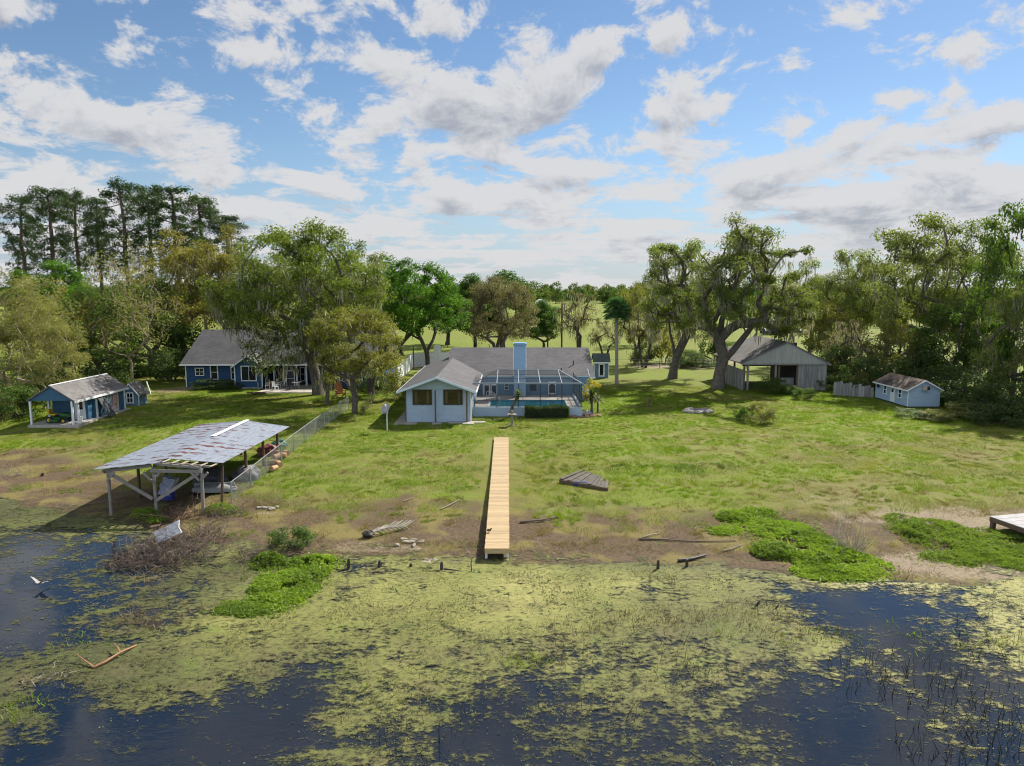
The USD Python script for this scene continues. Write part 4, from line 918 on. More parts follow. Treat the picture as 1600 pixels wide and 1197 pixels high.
# ------------------------------------------------------------------ trees
def leaves(rg, C, rad, per, size, flat=.6, up=.6, shell=.45, droop=.0, aspect=.55):
    """leaf-sized bent faces in flattened clumps round the centres C"""
    n = len(C) * per; c = np.repeat(C, per, 0); r = np.repeat(np.broadcast_to(rad, (len(C),)), per)
    d = rg.normal(size=(n, 3)); d /= np.linalg.norm(d, axis=1, keepdims=True)
    q = rg.random(n) ** shell
    p = c + d * (r * q)[:, None] * np.array([1, 1, flat]); p[:, 2] -= droop * (r * q) ** 2 * (1 - d[:, 2] ** 2)
    nrm = d * .55 + np.array([0, 0, up]) + rg.normal(size=(n, 3)) * .55; nrm /= np.linalg.norm(nrm, axis=1, keepdims=True)
    t = rg.normal(size=(n, 3)); t -= nrm * (t * nrm).sum(1, keepdims=True); t /= np.linalg.norm(t, axis=1, keepdims=True); b = np.cross(nrm, t)
    L = size * rg.uniform(.6, 1.35, n)[:, None]; W = L * aspect
    v = np.stack([p - t * L * .5, p + b * W * .5 + nrm * L * .08, p + t * L * .5 - nrm * L * .12, p - b * W * .5 + nrm * L * .08], 1).reshape(-1, 3)
    i = np.arange(n)[:, None] * 4
    return v, np.vstack([i + [0, 1, 2], i + [0, 2, 3]])
def skeleton(rg, trunk, C, tip=.035, sag=.12, power=2.2, wob=.1, back=.55):
    """joins every clump centre to the wood with curved limbs whose thickness adds up towards the trunk"""
    P = [np.asarray(q, float) for q in trunk]; par = [-1] + list(range(len(P) - 1)); nt = len(P)
    ln = [0.0]
    for k in range(1, nt): ln.append(ln[-1] + np.linalg.norm(P[k] - P[k - 1]))
    top = P[-1]; first = max(1, nt // 2)
    order = np.argsort(np.linalg.norm(C - top, axis=1)); ends = []
    for ci in order:
        c = C[ci]; A = np.array(P[first:]); dist = np.linalg.norm(A - c, axis=1)
        cost = dist + back * np.array(ln[first:]) * .35 + np.where(A[:, 2] > c[2] + .5, (A[:, 2] - c[2]) * .5, 0)
        j = first + int(np.argmin(cost)); s = P[j]; L = np.linalg.norm(c - s); k = max(1, int(L / 1.1))
        perp = rg.normal(size=3) * L * wob; last = j
        for m in range(1, k + 1):
            f = m / k; q = s + (c - s) * f + perp * math.sin(math.pi * f) + np.array([0, 0, L * sag * math.sin(math.pi * f)])
            if m == k: q = c
            P.append(q); par.append(last); ln.append(ln[last] + np.linalg.norm(q - P[last])); last = len(P) - 1
        ends.append(last)
    w = np.zeros(len(P))
    for e in ends: w[e] += tip ** power
    for k in range(len(P) - 1, 0, -1): w[par[k]] += w[k]
    return np.array(P), np.array(par), np.maximum(w, tip ** power) ** (1 / power)
def wood(P, par, rad, base_r, n=6, flare=1.35, tipmin=.02):
    """tubes along the skeleton; the trunk's own radius is scaled to base_r"""
    k = base_r / rad[0]; r = rad * np.where(rad > rad[0] * .25, k, 1 + (k - 1) * np.clip(rad / (rad[0] * .25), 0, 1))
    r = np.maximum(r, tipmin); kids = [[] for _ in P]
    for i in range(1, len(P)): kids[par[i]].append(i)
    m = MB(); stack = [(0, None)]
    while stack:
        i, frm = stack.pop(); line = [i] if frm is None else [frm, i]
        while kids[line[-1]]:
            ch = sorted(kids[line[-1]], key=lambda q: -r[q])
            for q in ch[1:]: stack.append((q, line[-1]))
            line.append(ch[0])
        rr = r[line].copy()
        if frm is not None: rr[0] = min(rr[0], rr[1] * 1.25)
        else: rr[0] *= flare
        pts = P[line]
        if len(line) > 1: m.tube(pts, rr, n if rr[0] > .1 else 4, cap=False)
    return m
def moss_strands(rg, P, n, length, width=.12):
    """hanging beard moss: tapered wavy ribbons"""
    idx = rg.integers(0, len(P), n); o = P[idx] + rg.normal(size=(n, 3)) * [.35, .35, .15]
    L = length * rg.uniform(.35, 1.3, n); a = rg.uniform(0, np.pi, n); w = width * rg.uniform(.5, 1.3, n)
    d = np.stack([np.cos(a), np.sin(a), 0 * a], 1); V = []
    for f, wf in ((0, .5), (.3, 1.0), (.65, .75), (1, .06)):
        c = o + np.stack([rg.normal(size=n) * .07, rg.normal(size=n) * .07, -L * f], 1)
        V += [c - d * (w * wf / 2)[:, None], c + d * (w * wf / 2)[:, None]]
    v = np.stack(V, 1).reshape(-1, 3); i = np.arange(n)[:, None] * 8
    f = np.vstack([i + q for q in ([0, 1, 3], [0, 3, 2], [2, 3, 5], [2, 5, 4], [4, 5, 7], [4, 7, 6])])
    return v, f
def dome_points(rg, n, R, z0, z1, low=.25, cx=0.0, cy=0.0, rough=.22, core=.35, squash=1.0, seed=0):
    """clump centres for a crown: mostly on an uneven shell, some inside"""
    out = []
    zc = z0 + (z1 - z0) * low
    while len(out) < n:
        d = rg.normal(size=3); d /= np.linalg.norm(d)
        if d[2] < -.75: continue
        h = (z1 - zc) if d[2] > 0 else (zc - z0)
        lobes = 1 + rough * 2 * (float(meshkit.fbm((d * 1.9 + 5 + seed)[None], 3, seed)[0]) - .5)
        f = (1 - core * rg.random() ** 1.6) * lobes
        out.append((cx + d[0] * R * f, cy + d[1] * R * f * squash, zc + d[2] * h * f))
    return np.array(out)
bark_oak = plain('oak_bark', (.15, .125, .105), .9, .4, 3, .8, 18, col2=(.075, .065, .055))
bark_pine = plain('pine_bark', (.17, .115, .085), .9, .4, 3, .7, 14, col2=(.09, .065, .05))
bark_tan = plain('pale_bark', (.36, .29, .20), .85, .3, 3, .4, 14, col2=(.24, .19, .14))
bark_dark = plain('dark_bark', (.07, .06, .05), .9, .4, 3, .6, 18)
L_oak = leafy('oak_leaves', [(0.120, 0.150, 0.042), (0.180, 0.222, 0.054), (0.264, 0.306, 0.072), (0.348, 0.360, 0.108)])
L_oakgold = leafy('golden_oak_leaves', [(0.140, 0.140, 0.036), (0.248, 0.223, 0.056), (0.389, 0.289, 0.074), (0.365, 0.356, 0.091)])
L_oliv = leafy('yellow_olive_leaves', [(0.145, 0.158, 0.035), (0.228, 0.228, 0.048), (0.316, 0.297, 0.063), (0.354, 0.316, 0.113)])
L_maple = leafy('bright_green_leaves', [(.055, .135, .012), (.09, .205, .014), (.135, .265, .018), (.17, .27, .03)])
L_green = leafy('mid_green_leaves', [(0.078, 0.132, 0.029), (0.120, 0.198, 0.041), (0.192, 0.270, 0.054)])
L_pine = leafy('pine_needles', [(0.049, 0.089, 0.037), (0.079, 0.130, 0.049), (0.122, 0.173, 0.060)], trans=.25)
L_grey = leafy('grey_brown_leaves', [(0.132, 0.120, 0.066), (0.210, 0.186, 0.102), (0.288, 0.252, 0.132), (0.264, 0.252, 0.108)], trans=.35)
L_dark = leafy('dark_undergrowth_leaves', [(0.070, 0.109, 0.038), (0.116, 0.171, 0.053), (0.186, 0.240, 0.077)])
L_willow = leafy('willow_leaves', [(0.171, 0.178, 0.066), (0.265, 0.265, 0.093), (0.370, 0.344, 0.118), (0.317, 0.277, 0.079)])
L_moss = leafy('beard_moss', [(0.296, 0.279, 0.225), (0.420, 0.396, 0.327), (0.500, 0.500, 0.451)], trans=.3, gloss=.1)
L_palm = leafy('palm_fronds', [(0.068, 0.158, 0.063), (0.112, 0.225, 0.081), (0.203, 0.326, 0.112)], trans=.25, gloss=.5)

def tree_parts(kind, seed, R, H, z0, fork, n_cl, per, size, rc, leaf, bark, base_r, moss=0, mlen=1.5, lean=(0, 0), low=.25, rough=.25, core=.4, flat=.6, trunk=None, extra=None, droop=.0, squash=1.0, tip=.035, sag=.08, shell=.45, stems=1, wob=.09):
    rg = np.random.default_rng(seed)
    C = dome_points(rg, n_cl, R, z0, H, low, lean[0], lean[1], rough, core, squash, seed)
    if extra is not None: C = np.vstack([C, extra])
    if trunk is None:
        k = 5; trunk = [(lean[0] * .5 * (i / (k - 1)) ** 1.5 + rg.normal() * .035 * i, lean[1] * .5 * (i / (k - 1)) ** 1.5 + rg.normal() * .035 * i, -.35 + (fork + .35) * i / (k - 1)) for i in range(k)]
    m = MB()
    if stems == 1:
        P, par, rad = skeleton(rg, trunk, C, tip, sag, wob=wob); m = wood(P, par, rad, base_r)
    else:
        an = np.arctan2(C[:, 1], C[:, 0]); PP = []
        for s in range(stems):
            sel = C[((an + np.pi) / (2 * np.pi) * stems).astype(int) % stems == s]
            if not len(sel): continue
            a = (s + .5) / stems * 2 * np.pi - np.pi; tr = [(math.cos(a) * (.25 + .5 * f * fork * .5), math.sin(a) * (.25 + .5 * f * fork * .5), -.3 + (fork + .3) * f) for f in (0, .35, .7, 1)]
            p, q, r = skeleton(rg, tr, sel, tip, sag, wob=wob); m.add(wood(p, q, r, base_r)); PP.append(p)
        P = np.vstack(PP)
    rr = rc * rg.uniform(.7, 1.3, len(C))
    lv = leaves(rg, C, rr, per, size, flat, droop=droop, shell=shell)
    ms = None
    if moss:
        under = np.vstack([C - [0, 0, rc * .45], P[len(P) // 4:]]); under = under[(under[:, 2] > z0 * .7)]
        ms = moss_strands(rg, under, moss, mlen)
    return m.get(), lv, ms, leaf, bark
def tree(name, label, cat, loc, parts, rotz=0.0, group=None, scale=None):
    t = thing(name, label, cat, loc, rotz, group, scale); tr, lv, ms, leaf, bark = parts
    obj('trunk', tr, bark, t, True); obj('crown', lv, leaf, t)
    if ms is not None: obj('beard_moss', ms, L_moss, t, kind='stuff')
    return t
def spot(px, Y):
    """ground point under pixel column px at distance Y"""
    x = on_y(px, 500, Y)[0]; return (float(x), float(Y), float(gz(x, min(Y, 104))))
def zat(py, px, Y): return float(on_y(px, py, Y)[2])

# --- the great oak beside the barn, forked low
def barn_oak():
    o = np.array(at(1122, 607)); X = lambda px, py, dy=0: on_y(px, py, o[1] + dy) - o
    tr = [(0, 0, -.4), X(1123, 590), X(1127, 572), X(1131, 556)]
    rg = np.random.default_rng(77)
    spots = [(1100,480,-1),(1085,500,1),(1110,455,0),(1090,440,-2),(1120,425,2),(1140,400,-1),(1130,440,-2),(1150,420,1),(1172,362,0),(1190,366,1),(1162,374,-1),(1180,385,0),(1155,385,2),(1175,400,-1),(1195,395,0),(1205,420,1),(1215,400,-2),(1190,440,-1),(1210,455,2),(1225,430,0),(1240,450,1),(1235,475,-1),(1250,470,0),(1205,480,-2),(1180,470,2),(1220,500,0),(1245,500,1),(1195,505,-2),(1165,430,3),(1145,455,3),(1105,510,-1),(1125,470,-3),(1170,450,-3),(1200,430,-4),(1150,480,-3),(1215,470,4),(1180,420,4),(1120,405,0),(1128,415,-3),(1088,465,3),(1260,490,1),(1265,460,2),(1230,515,0)]
    C = np.array([X(px + rg.uniform(-6, 6), py + rg.uniform(-6, 6), dy * 1.2) for px, py, dy in spots])
    C = np.vstack([C, C + rg.normal(size=C.shape) * [.8, 1.4, .6], C + rg.normal(size=C.shape) * [1.1, 1.6, .8]])
    sec = [X(1150, 545), X(1168, 522), X(1188, 495)]
    P, par, rad = skeleton(rg, tr, C, .04, .05, power=2.5)
    m = wood(P, par, rad, .64, 9, 1.5)
    m.tube([X(1131, 562), X(1146, 547), X(1166, 522), X(1185, 497), X(1198, 478)], [.44, .36, .31, .25, .14], 8, False)
    m.tube([X(1129, 565), X(1124, 530), X(1128, 500), X(1140, 470), X(1150, 440), X(1165, 400), X(1178, 362)], [.46, .37, .32, .27, .20, .14, .06], 8, False)
    m.tube([X(1138, 475), X(1155, 462), X(1180, 452), X(1205, 450)], [.26, .2, .14, .06], 7, False)
    m.tube([X(1195, 482), X(1215, 470), X(1240, 462), X(1262, 455)], [.16, .13, .1, .05], 6, False)
    lv = leaves(rg, C, 1.2 * rg.uniform(.6, 1.3, len(C)), 230, .25, .65)
    ms = moss_strands(rg, np.vstack([C - [0, 0, .5], C - [0, 0, .9]]), 1500, 1.0, .12)
    tree('live_oak', 'tall forked live oak hung with grey moss beside the barn', 'tree', tuple(o), (m.get(), lv, ms, L_oak, bark_oak))
barn_oak()
def leaning_oak():
    o = np.array(at(1050, 592)); X = lambda px, py, dy=0: on_y(px, py, o[1] + dy) - o
    tr = [(0, 0, -.4), X(1053, 575), X(1060, 550), X(1072, 525), X(1080, 505)]
    rg = np.random.default_rng(31)
    C = np.array([X(px + rg.uniform(-6, 6), py + rg.uniform(-6, 6), rg.uniform(-4, 4)) for px, py in [(1025, 395), (1035, 390), (1050, 385), (1030, 410), (1022, 430), (1045, 415), (1060, 405), (1075, 395), (1085, 385), (1068, 430), (1050, 445), (1035, 455), (1025, 470), (1085, 420), (1095, 440), (1078, 455), (1060, 470), (1045, 485), (1100, 465), (1090, 485), (1075, 490), (1030, 490), (1020, 505), (1055, 500), (1105, 490), (1012, 480), (1110, 510), (1065, 510)] for _ in range(3)])
    P, par, rad = skeleton(rg, tr, C, .04, .05, power=2.5); m = wood(P, par, rad, .50, 9, 1.4)
    m.tube([X(1055, 565), X(1052, 540), X(1047, 520), X(1045, 500)], [.22, .18, .15, .1], 7, False)
    lv = leaves(rg, C, 1.2 * rg.uniform(.6, 1.25, len(C)), 180, .26, .65); ms = moss_strands(rg, np.vstack([C - [0, 0, .5], C - [0, 0, 1.0]]), 1100, 1.05, .12)
    tree('live_oak', 'mossy live oak leaning right, left of the tall forked oak by the barn', 'tree', tuple(o), (m.get(), lv, ms, L_oak, bark_oak))
leaning_oak()
# --- the wide mossy oak over the blue house
def house_oak():
    o = np.array(at(498, 617)); X = lambda px, py, dy=0: on_y(px, py, o[1] + dy) - o
    tr = [(0, 0, -.4), X(495, 600), X(490, 575), X(482, 550), X(474, 530), X(470, 512)]
    rg = np.random.default_rng(12)
    C = dome_points(rg, 185, 8.8, 5.2, 17.2, .45, X(466, 500)[0], 0, .22, .55, .8, 3)
    C = np.vstack([C, [X(px, py, dy) for px, py, dy in [(400, 560, -1), (410, 575, 0), (420, 545, -1), (440, 565, -1.5), (455, 560, -2), (390, 540, 0), (360, 500, 0), (345, 480, 1), (350, 450, 0), (590, 440, 0), (580, 420, 1), (490, 352, 0), (500, 362, 1), (475, 362, -1), (520, 372, 0), (430, 530, -2), (450, 540, -3), (470, 538, -3), (520, 540, -2), (545, 530, -1), (512, 556, -2), (530, 520, -3), (440, 515, -3), (412, 528, -2), (398, 515, -2), (560, 505, -1), (578, 485, 0), (500, 520, -4), (480, 515, -4), (545, 505, -3), (420, 500, -4)]]])
    P, par, rad = skeleton(rg, tr, C, .035, .05, power=2.5); m = wood(P, par, rad, .52, 9, 1.4)
    lv = leaves(rg, C, 1.35 * rg.uniform(.7, 1.25, len(C)), 210, .26, .6); u = np.vstack([C - [0, 0, .6], C - [0, 0, 1.0]]); u = u[(u[:, 2] < 13)]
    ms = moss_strands(rg, u, 2300, 1.05, .11)
    tree('live_oak', 'broad live oak with long moss hanging over the blue house roof', 'tree', tuple(o), (m.get(), lv, ms, leafy('spring_oak_leaves', [(0.109, 0.144, 0.032), (0.172, 0.224, 0.037), (0.265, 0.322, 0.048), (0.345, 0.356, 0.086)]), bark_oak))
house_oak()
def yard_oak():
    o = np.array(at(554, 646))
    p = tree_parts('oak', 21, 4.0, 9.6, 1.3, 2.2, 100, 200, .19, .85, L_oliv, bark_oak, .30, 260, .7, (.3, 0), .55, .28, .5)
    tree('small_oak', 'small yellow-green oak at the end of the chain-link fence', 'tree', tuple(o), p)
    q = np.array(at(580, 618)); p = tree_parts('oak', 22, 3.0, 8.5, 2.8, 2.5, 34, 140, .22, .95, L_oliv, bark_dark, .42, 200, .9)
    tree('small_oak', 'dark trunked oak directly behind the small yellow-green oak', 'tree', tuple(q), p)
    q = np.array(at(511, 632)); g = MB(); g.tube([(0, 0, -.3), (.1, 0, 1.5), (.25, .1, 3.2)], [.22, .18, .06], 7).tube([(.1, 0, 1.4), (-.3, 0, 2.4)], [.1, .04], 5)
    rg = np.random.default_rng(4); ms = moss_strands(rg, np.array([(.2, 0, 3.2), (-.2, 0, 2.6), (.1, 0, 2.5), (0, .2, 2.9)]), 90, 1.5, .12); lv = leaves(rg, np.array([(.2, 0, 3.1), (-.2, 0, 2.6)]), .5, 60, .16)
    tree('mossy_snag', 'broken trunk draped in moss left of the orange garden chair', 'tree', tuple(q), (g.get(), lv, ms, L_oliv, bark_oak))
yard_oak()

# --- kinds of which several stand about: built once, then referenced
KINDS = {}
def plant(kind, name, label, cat, loc, R, H, rot=0.0, group=None):
    """one more tree of a kind; R, H = crown radius and height it has here"""
    make, R0, H0 = TREEKINDS[kind]; sc = (R / R0, R / R0, H / H0)
    if kind not in KINDS:
        KINDS[kind] = tree(name, label, cat, loc, make(), rot, group, sc); return KINDS[kind]
    src = KINDS[kind]; x = UsdGeom.Xform.Define(stage, '/World/' + numbered(name)); p = x.GetPrim()
    p.GetReferences().AddInternalReference(src.GetPath())
    x.MakeMatrixXform().Set(Gf.Matrix4d().SetScale(Gf.Vec3d(*map(float, sc))) * Gf.Matrix4d().SetRotate(Gf.Rotation(Gf.Vec3d(0, 0, 1), math.degrees(rot))) * Gf.Matrix4d().SetTranslate(Gf.Vec3d(*map(float, loc))))
    p.SetInstanceable(True); tag(p, label, cat, group); return p
def pine_parts(seed, R=3.6, H=27.0, first=.42):
    rg = np.random.default_rng(seed); C = []
    for k in range(110):
        f = first + (1 - first) * rg.random() ** .7; u = (f - first) / (1 - first); prof = math.sqrt(max(.02, 1 - ((u - .62) / .42) ** 2)) if u > .62 else .45 + .55 * (u / .62)
        a = rg.uniform(0, 6.28); r = R * prof * rg.uniform(.3, 1.05) * (1 + .25 * math.sin(a * 2 + f * 9)); C.append((r * math.cos(a), r * math.sin(a), H * f))
    C = np.array(C); tr = [(rg.normal() * .012 * i, rg.normal() * .012 * i, -.4 + H * .97 * i / 12) for i in range(13)]
    P, par, rad = skeleton(rg, tr, C, .022, .03, back=.0, wob=.03); m = wood(P, par, rad, .30, 6, 1.2)
    return m.get(), leaves(rg, C, .95 * rg.uniform(.6, 1.3, len(C)), 80, .32, .75, aspect=.45), None, L_pine, bark_pine
def sparse_parts(seed, R, H, leaf, bark, n=70, per=26, moss=0, base=.26):
    return tree_parts('sparse', seed, R, H, H * .2, H * .22, n, per, .22, .9, leaf, bark, base, moss, 1.0, low=.4, rough=.35, core=.8, flat=.9, tip=.016, sag=-.03, wob=.06)
TREEKINDS = {
    'pine_a': (lambda: pine_parts(1), 3.6, 27.0), 'pine_b': (lambda: pine_parts(2, 3.6, 27.0, .5), 3.6, 27.0), 'pine_c': (lambda: pine_parts(5, 3.6, 27.0, .36), 3.6, 27.0),
    'oak_a': (lambda: tree_parts('oak', 41, 6.5, 17, 4.5, 4.5, 92, 170, .30, 1.4, L_oak, bark_oak, .42, 600, .95, low=.35, rough=.32), 6.5, 17),
    'oak_b': (lambda: tree_parts('oak', 42, 6.5, 17, 3.0, 5.0, 96, 170, .30, 1.35, leafy('pale_oak_leaves', [(0.132, 0.162, 0.054), (0.198, 0.234, 0.072), (0.288, 0.318, 0.102), (0.372, 0.372, 0.156)]), bark_oak, .42, 750, 1.0, (1.0, 0), .4, .36, .5), 6.5, 17),
    'oak_gold': (lambda: tree_parts('oak', 43, 7.0, 19, 5.0, 6, 76, 150, .34, 1.5, L_oakgold, bark_oak, .42, 500, 1.1, low=.45, rough=.3), 7.0, 19),
    'maple': (lambda: tree_parts('round', 44, 5.5, 14.4, 3.4, 3.0, 84, 190, .30, 1.25, L_maple, bark_dark, .34, 60, .7, low=.45, rough=.26, core=.45, wob=.04, sag=.0), 5.5, 14.4),
    'maple_b': (lambda: tree_parts('round', 54, 5.5, 14.4, 2.6, 3.2, 92, 230, .32, 1.45, leafy('deep_green_leaves', [(.045, .105, .014), (.075, .155, .018), (.11, .20, .024)]), bark_dark, .4, 60, .9, low=.45, rough=.3, wob=.04, sag=.0), 5.5, 14.4),
    'green': (lambda: tree_parts('round', 45, 5.0, 12.5, 1.2, 2.5, 76, 150, .30, 1.3, L_green, bark_oak, .32, low=.45, rough=.3, core=.4), 5.0, 12.5),
    'willow': (lambda: tree_parts('round', 46, 5.0, 13, .6, 2.2, 120, 150, .20, 1.1, L_willow, bark_tan, .13, low=.5, rough=.3, core=.55, droop=.12, stems=3), 5.0, 13),
    'olive': (lambda: tree_parts('round', 47, 4.0, 10, 1.5, 2.0, 62, 130, .24, 1.0, L_oliv, bark_oak, .25, 200, 1.2, low=.5, rough=.3, core=.5), 4.0, 10),
    'bare': (lambda: sparse_parts(48, 4.6, 16, L_willow, bark_tan, 330, 15, 0, .17), 4.6, 16),
    'grey': (lambda: tree_parts('oak', 49, 6.0, 12.5, 2.2, 2.2, 150, 190, .21, 1.15, L_grey, bark_oak, .27, 420, .8, low=.42, rough=.22, core=.5, stems=3, wob=.05), 6.0, 12.5),
    'greysmall': (lambda: tree_parts('oak', 50, 2.9, 10, 3.2, 3.2, 42, 80, .20, .75, L_grey, bark_dark, .20, 420, 1.2, low=.45, rough=.3, core=.6, stems=2), 2.9, 10),
    'bush': (lambda: tree_parts('bush', 51, 2.2, 3.0, .1, .3, 40, 110, .20, .75, L_dark, bark_dark, .08, low=.35, rough=.4, core=.5, stems=3), 2.2, 3.0),
    'bush_green': (lambda: tree_parts('bush', 52, 2.2, 3.0, .1, .3, 40, 100, .20, .75, L_green, bark_dark, .08, low=.35, rough=.4, core=.5, stems=3), 2.2, 3.0),
    'bush_olive': (lambda: tree_parts('bush', 53, 2.2, 3.0, .1, .3, 36, 90, .20, .7, L_willow, bark_tan, .07, low=.35, rough=.4, core=.6, stems=3), 2.2, 3.0),
}
def T(kind, name, label, px, Y, py_top, Rpx, rot=0.0, cat='tree', group=None):
    s = spot(px, Y); z = zat(py_top, px, Y); sc = FPX / (Y * CP + (CAMH - 6) * SP)
    return plant(kind, name, label, cat, s, Rpx / sc, z - s[2], rot, group)
# pines on the left skyline
for i, (k, px, Y, top, R, lab) in enumerate([('pine_b', 45, 112, 308, 32, 'leftmost thin pine on the left skyline'), ('pine_a', 92, 108, 296, 40, 'pine with a thick bare trunk second from the left on the skyline'), ('pine_c', 130, 122, 300, 34, 'pine right of the thick-trunked one on the skyline'), ('pine_b', 163, 118, 312, 30, 'low thin pine left of the tallest pine'),
        ('pine_c', 203, 112, 283, 40, 'tallest pine on the left skyline'), ('pine_a', 243, 126, 295, 34, 'pine just right of the tallest pine'), ('pine_b', 283, 116, 294, 44, 'broad pine behind the golden oaks'), ('pine_c', 322, 124, 308, 36, 'pine right of the broad pine on the skyline'), ('pine_a', 362, 128, 338, 36, 'lowest pine at the right end of the pine row')]):
    T(k, 'pine_tree', lab, px, Y, top, R, i * 1.7, group='tall pines on the left skyline')
T('willow', 'willow', 'yellow-green willow at the left picture edge behind the workshop', 10, 68, 408, 92, .4)
T('willow', 'willow', 'shorter yellow-green willow overhanging the left end of the workshop roof', 62, 64.5, 470, 62, 2.0)
T('maple', 'broadleaf_tree', 'bright green crown between the willow and the pines', 92, 92, 408, 62, 1.0)
T('oak_gold', 'oak', 'orange-tinted tree right of the willow', 108, 78, 452, 44, 2.2)
T('green', 'broadleaf_tree', 'dull green tree left of the bare pale tree', 150, 80, 440, 58, .9)
T('green', 'broadleaf_tree', 'dark green tree behind the bare pale tree', 232, 94, 425, 70, 4.0)
T('bare', 'bare_tree', 'thin pale tree with few leaves beside the playhouse', 200, 80, 385, 68, .3)
T('oak_gold', 'oak', 'golden mossy oak below the broad pine', 285, 98, 362, 80, .2)
T('oak_gold', 'oak', 'golden mossy oak at the left end of the blue house', 355, 94, 358, 75, 3.0)
T('oak_a', 'oak', 'olive oak rising behind the right side of the broad mossy oak', 545, 100, 372, 60, 5.0)
T('oak_b', 'oak', 'dark oak behind the middle of the blue house', 440, 104, 395, 80, 1.2)
T('maple', 'maple', 'bright green maple behind the right end of the blue house', 612, 94, 402, 58, 2.6)
T('maple', 'maple', 'bright green maple left of the ranch house roof', 668, 98.5, 412, 62, .2)
T('maple_b', 'maple', 'green maple behind the grey-brown oak', 785, 128, 425, 60, 1.1)
T('maple_b', 'maple', 'green maple crown just right of the bright maple', 742, 124, 430, 42, 4.1)
T('grey', 'oak', 'grey-brown spreading oak behind the ranch house roof', 778, 112, 430, 62, .5)
T('maple_b', 'maple', 'low green tree right of the grey-brown oak', 850, 122, 470, 30, 2.2)
T('greysmall', 'small_tree', 'thin grey tree by the utility pole behind the ranch house', 905, 116, 455, 33, .1)
T('greysmall', 'small_tree', 'thinnest mossy tree left of the palm', 946, 112, 500, 24, 2.1)
T('olive', 'small_tree', 'olive tree with open forked stem right of the palm', 993, 102, 446, 36, .8)
T('greysmall', 'small_tree', 'grey mossy tree between the palm and the leaning oak', 1008, 99, 470, 30, 3.8)
T('oak_a', 'oak', 'mossy oak right of the barn, first of the right-hand row', 1268, 102, 405, 48, .6)
T('oak_b', 'oak', 'pale mossy oak behind the barn roof', 1325, 98, 392, 52, 2.6)
T('oak_a', 'oak', 'olive oak in the middle of the right-hand row', 1388, 92, 372, 58, 3.7)
T('oak_b', 'oak', 'tallest mossy oak behind the pale blue shed', 1440, 81, 334, 92, .3)
T('oak_a', 'oak', 'mossy oak right of the tallest one by the shed', 1520, 84, 342, 72, 1.9)
T('green', 'broadleaf_tree', 'tall broadleaf tree at the right picture edge', 1592, 70, 288, 64, 3.3)
T('oak_b', 'oak', 'low mossy oak at the right picture edge', 1590, 62, 440, 60, 5.1)
T('olive', 'small_tree', 'yellow-green tree above the right barn roof corner', 1305, 92, 470, 44, 1.4)
T('greysmall', 'small_tree', 'grey drooping tree between barn and pale blue shed', 1335, 82, 500, 40, 1.4)
T('olive', 'small_tree', 'olive tree just behind the pale blue shed', 1400, 77, 500, 40, 2.4)
T('green', 'broadleaf_tree', 'green tree on the right behind the undergrowth', 1500, 74, 460, 60, 2.9)
T('maple', 'broadleaf_tree', 'bright green tree in the pasture seen through the barn oak', 1165, 150, 440, 30, 1.9)
T('maple_b', 'broadleaf_tree', 'green tree behind the tall brown post by the vinyl fence', 700, 140, 436, 46, 2.0)
T('maple_b', 'broadleaf_tree', 'green tree behind the leaning oak', 1085, 170, 436, 40, .6)
T('oak_a', 'oak', 'dark olive oak left of the leaning oak crown', 1012, 140, 428, 36, 2.4)
